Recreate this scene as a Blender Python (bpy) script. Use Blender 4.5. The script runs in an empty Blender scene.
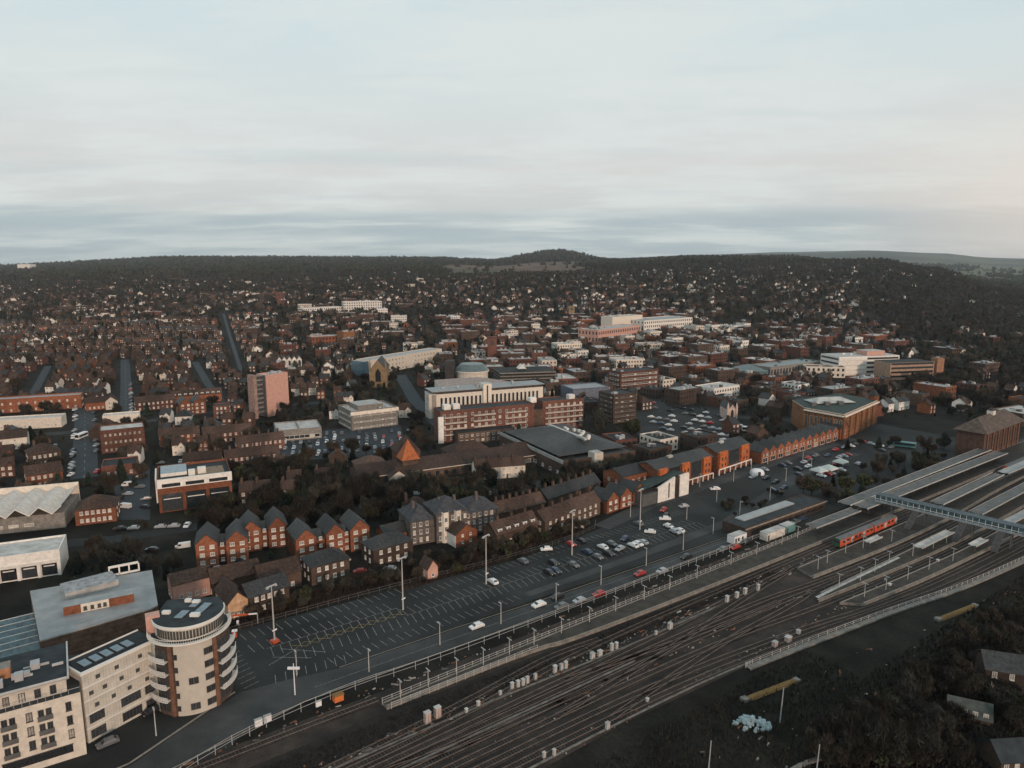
import bpy, math, random
import numpy as np
from math import sin, cos, pi, radians as R
from mathutils import Vector, Matrix
random.seed(7); rng = np.random.default_rng(7)
SC = bpy.context.scene; COL = SC.collection

# ------------------------------------------------------------------ camera, sky, sun, exposure
CAMH = 100.0; PITCH = R(9.7); FPX = 711.0
cam = bpy.data.cameras.new('camera'); camo = bpy.data.objects.new('camera', cam); COL.objects.link(camo)
camo.location = (0, 0, CAMH); camo.rotation_euler = (R(90) - PITCH, 0, 0)
cam.sensor_width = 36; cam.lens = FPX / 1024 * 36; cam.clip_start = 1; cam.clip_end = 60000
SC.camera = camo
SUN_AZ = R(150); SUN_EL = R(13)
w = bpy.data.worlds.new('World'); SC.world = w; w.use_nodes = True
nt = w.node_tree; nt.nodes.clear()
def N(t, **k):
    n = nt.nodes.new(t)
    for a, b in k.items(): setattr(n, a, b)
    return n
def wl(a, b): nt.links.new(a, b)
out = N('ShaderNodeOutputWorld'); bg = N('ShaderNodeBackground'); bg.inputs[1].default_value = 0.1
wl(bg.outputs[0], out.inputs[0])
sky = N('ShaderNodeTexSky', sky_type='NISHITA'); sky.sun_disc = False; sky.sun_elevation = SUN_EL; sky.sun_rotation = SUN_AZ
tc = N('ShaderNodeTexCoord'); sep = N('ShaderNodeSeparateXYZ'); wl(tc.outputs['Generated'], sep.inputs[0])
ramp = N('ShaderNodeValToRGB'); cr = ramp.color_ramp
stops = [(0.0, (4.6, 5.6, 6.0)), (0.035, (5.0, 5.9, 6.15)), (0.065, (6.3, 6.6, 6.55)), (0.12, (7.1, 7.1, 6.95)), (0.22, (7.0, 7.65, 7.65)), (0.36, (6.0, 7.6, 8.2)), (1.0, (5.4, 6.8, 7.4))]
while len(cr.elements) < len(stops): cr.elements.new(0.5)
for e, (p_, c_) in zip(cr.elements, stops): e.position = p_; e.color = (*[v / 10 for v in c_], 1)
wl(sep.outputs['Z'], ramp.inputs[0])
# cloud deck: direction projected on a flat layer overhead
ad = N('ShaderNodeMath', operation='ADD'); wl(sep.outputs['Z'], ad.inputs[0]); ad.inputs[1].default_value = 0.10
dx = N('ShaderNodeMath', operation='DIVIDE'); wl(sep.outputs['X'], dx.inputs[0]); wl(ad.outputs[0], dx.inputs[1])
dy = N('ShaderNodeMath', operation='DIVIDE'); wl(sep.outputs['Y'], dy.inputs[0]); wl(ad.outputs[0], dy.inputs[1])
cmb = N('ShaderNodeCombineXYZ'); wl(dx.outputs[0], cmb.inputs[0]); wl(dy.outputs[0], cmb.inputs[1])
def noise(scale, detail, rough, sx, sy, off=(0, 0, 0), rot=0):
    mp = N('ShaderNodeMapping'); mp.inputs['Scale'].default_value = (sx, sy, 1); mp.inputs['Location'].default_value = off
    mp.inputs['Rotation'].default_value = (0, 0, rot)
    wl(cmb.outputs[0], mp.inputs[0]); n = N('ShaderNodeTexNoise'); n.inputs['Scale'].default_value = scale
    n.inputs['Detail'].default_value = detail; n.inputs['Roughness'].default_value = rough; wl(mp.outputs[0], n.inputs[0]); return n
n1 = noise(0.8, 9, 0.62, 0.8, 1.2, (3.1, 1.2, 0), 0.5)
n2 = noise(0.9, 6, 0.55, 0.45, 1.6, (7.7, 4.1, 0), -0.12)
def mr(src, a, b, c, d):
    m = N('ShaderNodeMapRange'); m.interpolation_type = 'SMOOTHSTEP'
    for i, v in enumerate((a, b, c, d)): m.inputs[1 + i].default_value = v
    wl(src, m.inputs[0]); return m
m1 = mr(n1.outputs[0], 0.40, 0.60, 0.0, 1.0)     # thin cloud cover over blue
mixb = N('ShaderNodeMix', data_type='RGBA'); mixb.inputs[7].default_value = (0.76, 0.805, 0.785, 1)
wl(ramp.outputs[0], mixb.inputs[6]); fm = N('ShaderNodeMath', operation='MULTIPLY'); fm.inputs[1].default_value = 0.8
wl(m1.outputs[0], fm.inputs[0]); wl(fm.outputs[0], mixb.inputs[0])
m2 = mr(n2.outputs[0], 0.52, 0.68, 0.0, 1.0)      # grey streaks low in the sky
lowz = mr(sep.outputs['Z'], 0.03, 0.3, 0.5, 0.3)
f2 = N('ShaderNodeMath', operation='MULTIPLY'); wl(m2.outputs[0], f2.inputs[0]); wl(lowz.outputs[0], f2.inputs[1])
mixg = N('ShaderNodeMix', data_type='RGBA'); mixg.inputs[7].default_value = (0.58, 0.65, 0.665, 1)
wl(mixb.outputs[2], mixg.inputs[6]); wl(f2.outputs[0], mixg.inputs[0])
n3 = noise(1.1, 6, 0.55, 0.35, 0.9, (5.2, 3.4, 0), 0.0)
b1 = mr(sep.outputs['Z'], 0.022, 0.045, 0.0, 1.0); b2 = mr(sep.outputs['Z'], 0.055, 0.075, 1.0, 0.0); b3 = mr(n3.outputs[0], 0.40, 0.56, 0.0, 0.75)
q1 = N('ShaderNodeMath', operation='MULTIPLY'); wl(b1.outputs[0], q1.inputs[0]); wl(b2.outputs[0], q1.inputs[1])
q2 = N('ShaderNodeMath', operation='MULTIPLY'); wl(q1.outputs[0], q2.inputs[0]); wl(b3.outputs[0], q2.inputs[1])
mixs = N('ShaderNodeMix', data_type='RGBA'); mixs.inputs[7].default_value = (0.40, 0.49, 0.54, 1); wl(mixg.outputs[2], mixs.inputs[6]); wl(q2.outputs[0], mixs.inputs[0])
# sunset side of the sky a little pinker
px_ = mr(sep.outputs['X'], 0.35, 0.65, 0.0, 0.7); pz_ = mr(sep.outputs['Z'], 0.05, 0.22, 1.0, 0.0)
pf = N('ShaderNodeMath', operation='MULTIPLY'); wl(px_.outputs[0], pf.inputs[0]); wl(pz_.outputs[0], pf.inputs[1])
mixp = N('ShaderNodeMix', data_type='RGBA'); mixp.inputs[7].default_value = (0.88, 0.74, 0.64, 1)
wl(mixs.outputs[2], mixp.inputs[6]); wl(pf.outputs[0], mixp.inputs[0])
sc10 = N('ShaderNodeMix', data_type='RGBA', blend_type='MULTIPLY'); sc10.inputs[0].default_value = 1; sc10.inputs[7].default_value = (10, 10, 10, 1)
wl(mixp.outputs[2], sc10.inputs[6])
fin = N('ShaderNodeMix', data_type='RGBA'); fin.inputs[0].default_value = 0.95
wl(sky.outputs[0], fin.inputs[6]); wl(sc10.outputs[2], fin.inputs[7]); wl(fin.outputs[2], bg.inputs[0])
for n_ in (mixb, mixg, mixp, sc10, fin): n_.clamp_result = False
sun = bpy.data.lights.new('sun', 'SUN'); sun.energy = 2.05; sun.angle = R(5); sun.color = (1.0, 0.70, 0.52)
suno = bpy.data.objects.new('sun', sun); COL.objects.link(suno)
sd = Vector((sin(SUN_AZ) * cos(SUN_EL), cos(SUN_AZ) * cos(SUN_EL), sin(SUN_EL)))
suno.rotation_euler = sd.to_track_quat('Z', 'Y').to_euler()
SC.view_settings.view_transform = 'Standard'; SC.view_settings.look = 'None'; SC.view_settings.exposure = 0; SC.view_settings.gamma = 1
SC.view_settings.use_curve_mapping = False
SC.cycles.max_bounces = 5; SC.cycles.diffuse_bounces = 2; SC.cycles.glossy_bounces = 2; SC.cycles.transmission_bounces = 1
SC.cycles.volume_bounces = 0; SC.cycles.transparent_max_bounces = 4; SC.cycles.use_denoising = True

# ------------------------------------------------------------------ measuring helpers
def gy(py):
    v = -(py - 384) / FPX
    return -(-sin(PITCH) + v * cos(PITCH)) / (cos(PITCH) + v * sin(PITCH))
def G(px, py, z=0.0):
    v = -(py - 384) / FPX; x = (px - 512) / FPX
    y = cos(PITCH) + v * sin(PITCH); zz = -sin(PITCH) + v * cos(PITCH); t = (z - CAMH) / zz
    return (x * t, y * t)
def proj(x, y, z):
    dz = z - CAMH; d = y * cos(PITCH) - dz * sin(PITCH)
    if d < 1: return (-999, -999)
    return (512 + FPX * x / d, 384 - FPX * (y * sin(PITCH) + dz * cos(PITCH)) / d)
# the land: screen heights read at chosen distances, turned into real ground heights
TY = np.array([0, 700, 1000, 1400, 1900, 2600, 4000, 6000, 9000, 13000, 20000.])
TPX = np.array([-200, 0, 200, 430, 490, 555, 610, 700, 780, 860, 920, 985, 1060, 1250.])
TB = {-200: [333, 309, 294, 281, 273, 269, 265, 265, 268], 0: [332, 308, 293, 281, 273, 269, 266, 266, 268],
      200: [331, 304, 288, 276, 267, 259.5, 259, 262, 268], 430: [330, 303, 286, 274, 265.5, 260, 260, 262, 266],
      490: [330, 302, 284, 274, 266, 262.5, 261, 262, 266], 555: [330, 301, 282, 272, 264.5, 252, 259, 262, 266],
      610: [329, 299, 280, 269, 263, 262, 261, 258, 264], 700: [328, 297, 277, 264.5, 258.5, 262, 261, 254.5, 262],
      780: [328, 297, 276, 263, 259, 264, 262, 252, 262], 860: [328, 297, 276, 261, 269, 267, 262, 250.5, 262],
      920: [329, 299, 277, 270, 276, 270, 263, 253, 262], 985: [332, 306, 291, 289, 283, 272, 266, 258, 262],
      1060: [335, 312, 299, 294, 285, 273, 267, 260, 262], 1250: [335, 314, 300, 292, 285, 275, 268, 262, 262]}
TZ = np.zeros((len(TPX), len(TY)))
for i, c in enumerate(TPX):
    for j, yy in enumerate(TY):
        if yy > 700: TZ[i, j] = CAMH - yy * gy(TB[int(c)][j - 2])
def terr(x, y):
    if y <= 700: return 0.0
    px = 512 + FPX * 0.985 * x / y
    i = int(np.clip(np.searchsorted(TPX, px) - 1, 0, len(TPX) - 2)); j = int(np.clip(np.searchsorted(TY, y) - 1, 0, len(TY) - 2))
    a = min(max((px - TPX[i]) / (TPX[i + 1] - TPX[i]), 0), 1); b = min(max((y - TY[j]) / (TY[j + 1] - TY[j]), 0), 1)
    a = a * a * (3 - 2 * a)
    z = (TZ[i, j] * (1 - a) + TZ[i + 1, j] * a) * (1 - b) + (TZ[i, j + 1] * (1 - a) + TZ[i + 1, j + 1] * a) * b
    k = min(1, (y - 700) / 1500)
    return z + k * (3.5 * sin(x * .006 + 1.3) * sin(y * .0041) + 2.0 * sin(x * .017 + y * .003))
RA = R(36); RO = (-28.9, 147.2)                       # the railway frame: s along the line, t towards the town
def S(s, t): return (RO[0] + s * cos(RA) - t * sin(RA), RO[1] + s * sin(RA) + t * cos(RA))

# ------------------------------------------------------------------ materials
MATS = {}
def mat(name, col, rough=0.85, var=0.25, scale=0.6, spec=0.3, metal=0.0, col2=None, objvar=0.0, bump=0.0, brick=False, emit=None, wave=None, patch=0):
    if name in MATS: return MATS[name]
    m = bpy.data.materials.new(name); m.use_nodes = True; t = m.node_tree; b = t.nodes['Principled BSDF']
    b.inputs['Roughness'].default_value = rough; b.inputs['Specular IOR Level'].default_value = spec; b.inputs['Metallic'].default_value = metal
    def n(ty, **k):
        q = t.nodes.new(ty)
        for a_, b_ in k.items(): setattr(q, a_, b_)
        return q
    L = t.links.new
    tcn = n('ShaderNodeTexCoord'); nz = n('ShaderNodeTexNoise'); nz.inputs['Scale'].default_value = scale; nz.inputs['Detail'].default_value = 6; nz.inputs['Roughness'].default_value = .65
    L(tcn.outputs['Object'], nz.inputs[0])
    mx = n('ShaderNodeMix', data_type='RGBA')
    c2 = col2 if col2 else tuple(c * (1 - var * 1.6) for c in col)
    c1 = col if col2 else tuple(min(1, c * (1 + var)) for c in col)
    mx.inputs[6].default_value = (*c1, 1); mx.inputs[7].default_value = (*c2, 1)
    r = n('ShaderNodeMapRange'); r.inputs[1].default_value = .33; r.inputs[2].default_value = .67; L(nz.outputs[0], r.inputs[0]); L(r.outputs[0], mx.inputs[0])
    cur = mx.outputs[2]
    if patch:
        for sc_, lo, hi in ((.045, 1 - patch, 1 + patch), (3.5, 1 - patch * .6, 1 + patch * .6)):
            n9 = n('ShaderNodeTexNoise'); n9.inputs['Scale'].default_value = sc_; n9.inputs['Detail'].default_value = 4; L(tcn.outputs['Object'], n9.inputs[0])
            r9 = n('ShaderNodeMapRange'); r9.inputs[1].default_value = .4; r9.inputs[2].default_value = .6; r9.inputs[3].default_value = lo; r9.inputs[4].default_value = hi; L(n9.outputs[0], r9.inputs[0])
            q9 = n('ShaderNodeVectorMath', operation='SCALE'); L(cur, q9.inputs[0]); L(r9.outputs[0], q9.inputs[3]); cur = q9.outputs[0]
    if brick:
        bt = n('ShaderNodeTexBrick'); bt.inputs['Scale'].default_value = 1.0; bt.inputs['Brick Width'].default_value = .9; bt.inputs['Row Height'].default_value = .3
        bt.inputs['Color1'].default_value = (1, 1, 1, 1); bt.inputs['Color2'].default_value = (.72, .72, .72, 1); bt.inputs['Mortar'].default_value = (.85, .85, .85, 1); bt.inputs['Mortar Size'].default_value = .03
        mp = n('ShaderNodeMapping'); mp.inputs['Rotation'].default_value = (R(90), 0, 0); L(tcn.outputs['Object'], mp.inputs[0]); L(mp.outputs[0], bt.inputs[0])
        q = n('ShaderNodeMix', data_type='RGBA', blend_type='MULTIPLY'); q.inputs[0].default_value = .8; L(cur, q.inputs[6]); L(bt.outputs[0], q.inputs[7]); cur = q.outputs[2]
    if wave:
        wv = n('ShaderNodeTexWave'); wv.inputs['Scale'].default_value = wave[0]; wv.bands_direction = wave[1]; wv.inputs['Distortion'].default_value = .3
        L(tcn.outputs['Object'], wv.inputs[0]); rr = n('ShaderNodeMapRange'); rr.inputs[3].default_value = 1 - wave[2]; L(wv.outputs[0], rr.inputs[0])
        q = n('ShaderNodeVectorMath', operation='SCALE'); L(cur, q.inputs[0]); L(rr.outputs[0], q.inputs[3]); cur = q.outputs[0]
    if objvar:
        oi = n('ShaderNodeObjectInfo'); rr = n('ShaderNodeMapRange'); rr.inputs[3].default_value = 1 - objvar; rr.inputs[4].default_value = 1 + objvar
        L(oi.outputs['Random'], rr.inputs[0]); q = n('ShaderNodeVectorMath', operation='SCALE'); L(cur, q.inputs[0]); L(rr.outputs[0], q.inputs[3]); cur = q.outputs[0]
    L(cur, b.inputs['Base Color'])
    if bump:
        bp = n('ShaderNodeBump'); bp.inputs['Strength'].default_value = bump; bp.inputs['Distance'].default_value = .1; L(nz.outputs[0], bp.inputs['Height']); L(bp.outputs[0], b.inputs['Normal'])
    MATS[name] = m; return m
BR_RED = mat('brick_red', (.145, .064, .046), patch=.2, brick=True, objvar=.3, scale=.8)
BR_ORG = mat('brick_orange', (.25, .092, .048), patch=.2, brick=True, objvar=.25, scale=.8)
BR_BRN = mat('brick_brown', (.095, .062, .046), patch=.25, brick=True, objvar=.3, scale=.8)
CREAM = mat('cream_render', (.62, .56, .48), var=.12, objvar=.18)
WHITE = mat('white_render', (.70, .67, .62), var=.12, objvar=.12)
PANEL = mat('grey_panel', (.52, .49, .43), var=.12, wave=(.5, 'X', .12))
CONC = mat('concrete', (.21, .195, .175), var=.25, objvar=.15)
STONE = mat('stone_yellow', (.23, .16, .09), var=.25)
PINKW = mat('pink_render', (.52, .30, .24), var=.1)
SLATE = mat('roof_slate', (.036, .037, .038), patch=.3, rough=.6, var=.35, objvar=.35, scale=1.2)
CLAY = mat('roof_clay', (.062, .038, .029), patch=.3, rough=.9, var=.35, objvar=.35, scale=1.2)
FELT = mat('roof_felt', (.020, .026, .030), rough=.8, var=.35, scale=.35, objvar=.3)
GREYR = mat('roof_grey_metal', (.27, .285, .29), rough=.5, var=.14, scale=.25, objvar=.12)
PALER = mat('roof_pale', (.40, .39, .37), rough=.6, var=.2, scale=.3, objvar=.2)
RIBR = mat('roof_ribbed', (.12, .12, .117), rough=.6, var=.3, scale=.4, wave=(1.2, 'X', .35))
TEALR = mat('roof_teal', (.12, .165, .17), rough=.35, var=.2, wave=(.6, 'X', .3))
GREENR = mat('roof_dark_green', (.030, .050, .045), rough=.8, var=.3)
GLASS = mat('glass', (.035, .04, .045), rough=.12, spec=.8, var=.3, scale=2, objvar=.4)
PANE = mat('pane_pale', (.46, .43, .38), rough=.15, spec=.8, var=.4, scale=1.5, objvar=.5)  # pale base puts reflected sky into the pane colour; also used for curtained windows
BLUEG = mat('glass_panel_blue', (.12, .18, .22), rough=.15, spec=.8, var=.2)
TEALG = mat('glass_teal', (.06, .115, .135), rough=.15, spec=.8, var=.4)
FRAME = mat('frame_white', (.66, .64, .60), var=.05)
DFRAME = mat('frame_dark', (.06, .06, .06), var=.1)
METAL = mat('metal_grey', (.35, .36, .37), rough=.45, var=.1)
POST = mat('post_pale', (.42, .41, .39), rough=.5, var=.1)
DSTEEL = mat('steel_dark', (.10, .10, .10), rough=.5, var=.2)
ASPH = mat('asphalt', (.024, .026, .026), var=.28, scale=.18, col2=(.012, .014, .014), patch=.35)
ROADM = mat('asphalt_road', (.054, .055, .055), var=.2, scale=.12, col2=(.032, .034, .036), patch=.22)
BLUERD = mat('asphalt_street', (.032, .040, .047), var=.2, scale=.2)
PLATM = mat('platform_surface', (.044, .038, .032), var=.3, scale=.4)
PALEC = mat('kerb_pale', (.24, .205, .17), var=.2)
BALL = mat('ballast', (.042, .030, .024), var=.4, scale=.25, col2=(.013, .011, .009), patch=.45)
RAIL = mat('rail_steel', (.125, .095, .08), rough=.5, metal=.2, var=.3)
SLEEP = mat('sleeper', (.060, .050, .043), var=.3)
PAINT = mat('road_paint', (.38, .37, .35), scale=1.6, col2=(.05, .052, .055))
YPAINT = mat('yellow_paint', (.34, .24, .09), scale=1.6, col2=(.04, .04, .035))
BARK = mat('bark', (.035, .027, .022), var=.3)
TWIG = mat('twigs_brown', (.034, .026, .018), var=.4, scale=.3, objvar=.55, patch=.45)
TWIG2 = mat('twigs_grey', (.034, .032, .025), var=.4, scale=.3, objvar=.5, patch=.45)
LEAF = mat('leaves_dark', (.014, .024, .015), var=.35, scale=.4, objvar=.4, patch=.4)
LEAF2 = mat('leaves_olive', (.036, .038, .017), var=.35, scale=.4, objvar=.4, patch=.4)
FARW = mat('far_woods', (.040, .042, .032), var=.5, scale=.02, col2=(.052, .040, .030))
ORANGE = mat('orange_paint', (.6, .16, .04), var=.1)
YELLOWB = mat('yellow_plastic', (.20, .12, .045), var=.15)
REDP = mat('red_paint', (.50, .085, .035), var=.1, rough=.35)
GREENP = mat('green_paint', (.03, .10, .05), var=.1, rough=.4)
TARP = mat('pale_blue_sack', (.30, .38, .40), var=.25, scale=2)
WHITEP = mat('white_paint', (.72, .72, .72), rough=.3, var=.05)
TEALP = mat('teal_paint', (.12, .25, .25), rough=.4, var=.1)
PURPLE = mat('lilac_panel', (.35, .32, .42), var=.1)
CARM = {'silver': mat('car_silver', (.36, .38, .40), rough=.3, metal=.3, var=.03, spec=.6), 'white': mat('car_white', (.68, .68, .67), rough=.3, var=.03, spec=.6),
        'black': mat('car_black', (.022, .022, .025), rough=.25, var=.03, spec=.6), 'red': mat('car_red', (.32, .035, .03), rough=.3, var=.03, spec=.6),
        'blue': mat('car_blue', (.03, .048, .085), rough=.3, var=.03, spec=.6), 'grey': mat('car_grey', (.12, .125, .13), rough=.3, var=.03, spec=.6)}
TYRE = mat('tyre', (.02, .02, .02), var=.1)

# ------------------------------------------------------------------ mesh builder
class MB:
    def __init__(s): s.v = []; s.f = []; s.m = []; s.mats = []
    def mi(s, m):
        if m not in s.mats: s.mats.append(m)
        return s.mats.index(m)
    def face(s, pts, m):
        b = len(s.v); s.v += [tuple(p) for p in pts]; s.f.append(tuple(range(b, b + len(pts)))); s.m.append(s.mi(m)); return s
    def box(s, x0, x1, y0, y1, z0, z1, m, mt=None, bottom=False):
        P = [(x0, y0, z0), (x1, y0, z0), (x1, y1, z0), (x0, y1, z0), (x0, y0, z1), (x1, y0, z1), (x1, y1, z1), (x0, y1, z1)]
        for q in ((0, 1, 5, 4), (1, 2, 6, 5), (2, 3, 7, 6), (3, 0, 4, 7)): s.face([P[i] for i in q], m)
        s.face([P[i] for i in (4, 5, 6, 7)], mt or m)
        if bottom: s.face([P[i] for i in (3, 2, 1, 0)], m)
        return s
    def prism(s, poly, z0, z1, m, mt=None, top=True, bottom=False):
        n = len(poly)
        for i in range(n):
            a, b = poly[i], poly[(i + 1) % n]
            s.face([(*a, z0), (*b, z0), (*b, z1), (*a, z1)], m)
        if top: s.face([(*p, z1) for p in poly], mt or m)
        if bottom: s.face([(*p, z0) for p in reversed(poly)], m)
        return s
    def tube(s, a, b, r0, r1, m, n=6, cap=True):
        a = Vector(a); b = Vector(b); d = (b - a).normalized(); u = d.orthogonal().normalized(); v = d.cross(u)
        A = [a + (u * cos(2 * pi * k / n) + v * sin(2 * pi * k / n)) * r0 for k in range(n)]
        B = [b + (u * cos(2 * pi * k / n) + v * sin(2 * pi * k / n)) * r1 for k in range(n)]
        for k in range(n): s.face([A[k], A[(k + 1) % n], B[(k + 1) % n], B[k]], m)
        if cap: s.face(B, m)
        return s
    def mesh(s, name):
        me = bpy.data.meshes.new(name); me.from_pydata(s.v, [], s.f)
        for m in s.mats: me.materials.append(m)
        me.polygons.foreach_set('material_index', s.m); me.update(); return me
def node(name, mesh=None, ch=None, loc=(0, 0, 0), rz=0, scale=1, label=None, kind=None):
    return dict(name=name, mesh=mesh.mesh(name) if isinstance(mesh, MB) else mesh, ch=ch or [], loc=loc, rz=rz, scale=scale, label=label, kind=kind)
def inst(nd, parent=None, loc=None, rz=None, scale=None):
    o = bpy.data.objects.new(nd['name'], nd['mesh']); COL.objects.link(o)
    o.location = nd['loc'] if loc is None else loc; o.rotation_euler = (0, 0, nd['rz'] if rz is None else rz)
    sc_ = nd['scale'] if scale is None else scale; o.scale = (sc_,) * 3 if not isinstance(sc_, tuple) else sc_
    if parent: o.parent = parent
    if nd['label']: o['label'] = nd['label']
    if nd['kind']: o['kind'] = nd['kind']
    for c in nd['ch']: inst(c, o)
    return o
AUTO = []                                             # things that still need a label telling them from their look-alikes
def tag(o, label=None, cat=None, group=None, kind=None, auto=None):
    if label: o['label'] = label
    if cat: o['category'] = cat
    if group: o['group'] = group
    if kind: o['kind'] = kind
    if auto: AUTO.append((o, auto))
    return o
def struct(name, mb): o = inst(node(name, mb)); o['kind'] = 'structure'; return o
OCC = set()
def mark(x, y, ang, w_, d_, pad=1.5):
    ca, sa = cos(ang), sin(ang)
    i = -pad
    while i <= w_ + pad:
        j = -pad
        while j <= d_ + pad:
            OCC.add((int((x + i * ca - j * sa) // 3), int((y + i * sa + j * ca) // 3))); j += 2
        i += 2
def free(x, y, r=4):
    for i in (-r, 0, r):
        for j in (-r, 0, r):
            if (int((x + i) // 3), int((y + j) // 3)) in OCC: return False
    return True
def mark_line(pts, w_):
    for (a, b) in zip(pts[:-1], pts[1:]):
        L = math.hypot(b[0] - a[0], b[1] - a[1]); an = math.atan2(b[1] - a[1], b[0] - a[0])
        mark(a[0] + w_ / 2 * sin(an), a[1] - w_ / 2 * cos(an), an, L, w_, 1)

# ------------------------------------------------------------------ window meshes
WC = {}
def winmesh(w_, h_, fr=FRAME, gl=GLASS, sill=True, bars=True):
    k = (round(w_, 2), round(h_, 2), fr.name, gl.name, sill, bars)
    if k in WC: return WC[k]
    b = MB(); t = min(.14, w_ * .12); a = w_ / 2
    b.face([(-a + t, -.02, t), (a - t, -.02, t), (a - t, -.02, h_ - t), (-a + t, -.02, h_ - t)], gl)
    b.box(-a, a, -.09, .0, 0, t, fr, bottom=True); b.box(-a, a, -.09, 0, h_ - t, h_, fr, bottom=True)
    b.box(-a, -a + t, -.085, 0, t, h_ - t, fr); b.box(a - t, a, -.085, 0, t, h_ - t, fr)
    if bars: b.box(-t * .35, t * .35, -.07, -.01, t, h_ - t, fr)
    if sill: b.box(-a - .1, a + .1, -.2, 0, -.12, -.003, fr, bottom=True)
    WC[k] = b.mesh('window'); return WC[k]
def wins(lst, fr=FRAME, gl=GLASS, sill=True, bars=True, name='window'):
    """lst of (x,y,z,rz,w,h) in local space -> child nodes, the ones past 100 as one stuff part"""
    ch = [node(name, winmesh(w_, h_, fr, PANE if gl is GLASS and (k_ * 7 + int(x * 3)) % 10 < 3 else gl, sill, bars), loc=(x, y, z), rz=rz) for k_, (x, y, z, rz, w_, h_) in enumerate(lst[:100])]
    if len(lst) > 100:
        b = MB()
        for x, y, z, rz, w_, h_ in lst[100:]:
            M = Matrix.Translation((x, y, z)) @ Matrix.Rotation(rz, 4, 'Z'); me = winmesh(w_, h_, fr, gl, sill, bars); base = len(b.v)
            b.v += [tuple(M @ v.co) for v in me.vertices]
            for p in me.polygons:
                b.f.append(tuple(base + i for i in p.vertices)); b.m.append(b.mi(me.materials[p.material_index]))
        ch.append(node(name, b, kind='stuff'))
    return ch
def grid(w_, d_, h0, storeys, sh, cols, scols, ww, wh, sides='FLR', inset=1.2, zoff=1.0, y0=0):
    L = []
    for k in range(storeys):
        z = h0 + k * sh + zoff
        if 'F' in sides:
            for i in range(cols): L.append((inset + (w_ - 2 * inset) * (i + .5) / cols, y0, z, 0, ww, wh))
        for j in range(scols):
            yy = y0 + inset + (d_ - y0 - 2 * inset) * (j + .5) / scols
            if 'R' in sides: L.append((w_, yy, z, pi / 2, ww, wh))
            if 'L' in sides: L.append((0, yy, z, -pi / 2, ww, wh))
        if 'B' in sides:
            for i in range(cols): L.append((inset + (w_ - 2 * inset) * (i + .5) / cols, d_, z, pi, ww, wh))
    return L
def walls_roof(kind, w_, d_, h, rh, wm, rm, ov=.4, par=.6, x0=0, y0=0, b=None, r=None, z0=0):
    """walls mesh + roof mesh for a rectangular building"""
    b = b or MB(); r = r or MB(); x1 = x0 + w_; y1 = y0 + d_
    if kind == 'flat':
        b.box(x0, x1, y0, y1, z0, h, wm)
        r.face([(x0 + .35, y0 + .35, h + .02), (x1 - .35, y0 + .35, h + .02), (x1 - .35, y1 - .35, h + .02), (x0 + .35, y1 - .35, h + .02)], rm)
        for q in ((x0, x1, y0, y0 + .35), (x0, x1, y1 - .35, y1), (x0, x0 + .35, y0 + .35, y1 - .35), (x1 - .35, x1, y0 + .35, y1 - .35)): b.box(*q, h + .003, h + par, wm)
    elif kind == 'gx':                                # ridge along x
        b.box(x0, x1, y0, y1, z0, h, wm); ym = (y0 + y1) / 2
        for x in (x0, x1): b.face([(x, y0, h), (x, y1, h), (x, ym, h + rh)], wm)
        s_ = rh / (d_ / 2); e = ov
        for sg, ye in ((-1, y0 - e), (1, y1 + e)):
            lo = h - e * s_ + .12
            r.face([(x0 - e, ye, lo), (x1 + e, ye, lo), (x1 + e, ym, h + rh + .12), (x0 - e, ym, h + rh + .12)], rm)
            r.face([(x0 - e, ye, lo - .2), (x1 + e, ye, lo - .2), (x1 + e, ye, lo), (x0 - e, ye, lo)], rm)
        for x in (x0 - e, x1 + e):
            r.face([(x, y0 - e, h - e * s_ + .12), (x, ym, h + rh + .12), (x, ym, h + rh - .12), (x, y0 - e, h - e * s_ - .12)], rm); r.face([(x, y1 + e, h - e * s_ + .12), (x, ym, h + rh + .12), (x, ym, h + rh - .12), (x, y1 + e, h - e * s_ - .12)], rm)
    elif kind == 'gy':                                # gable faces the front
        b.box(x0, x1, y0, y1, z0, h, wm); xm = (x0 + x1) / 2; e = ov; s_ = rh / (w_ / 2)
        for y in (y0, y1): b.face([(x0, y, h), (x1, y, h), (xm, y, h + rh)], wm)
        for xe in (x0 - e, x1 + e):
            lo = h - e * s_ + .12
            r.face([(xe, y0 - e, lo), (xe, y1 + e, lo), (xm, y1 + e, h + rh + .12), (xm, y0 - e, h + rh + .12)], rm)
            r.face([(xe, y0 - e, lo), (xm, y0 - e, h + rh + .12), (xm, y0 - e, h + rh - .15), (xe, y0 - e, lo - .27)], rm)
            r.face([(xe, y0 - e, lo - .2), (xe, y1 + e, lo - .2), (xe, y1 + e, lo), (xe, y0 - e, lo)], rm)
    elif kind == 'hip':
        b.box(x0, x1, y0, y1, z0, h, wm); e = ov; a = min(w_, d_) / 2; X0, X1, Y0, Y1 = x0 - e, x1 + e, y0 - e, y1 + e
        if w_ >= d_: p, q = (x0 + a, (y0 + y1) / 2, h + rh), (x1 - a, (y0 + y1) / 2, h + rh)
        else: p, q = ((x0 + x1) / 2, y0 + a, h + rh), ((x0 + x1) / 2, y1 - a, h + rh)
        c = [(X0, Y0, h), (X1, Y0, h), (X1, Y1, h), (X0, Y1, h)]
        if w_ >= d_:
            r.face([c[0], c[1], q, p], rm); r.face([c[2], c[3], p, q], rm); r.face([c[1], c[2], q], rm); r.face([c[3], c[0], p], rm)
        else:
            r.face([c[1], c[2], q, p], rm); r.face([c[3], c[0], p, q], rm); r.face([c[0], c[1], p], rm); r.face([c[2], c[3], q], rm)
        r.box(X0, X1, Y0, Y1, h - .2, h - .003, rm, bottom=True)
    return b, r
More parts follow.
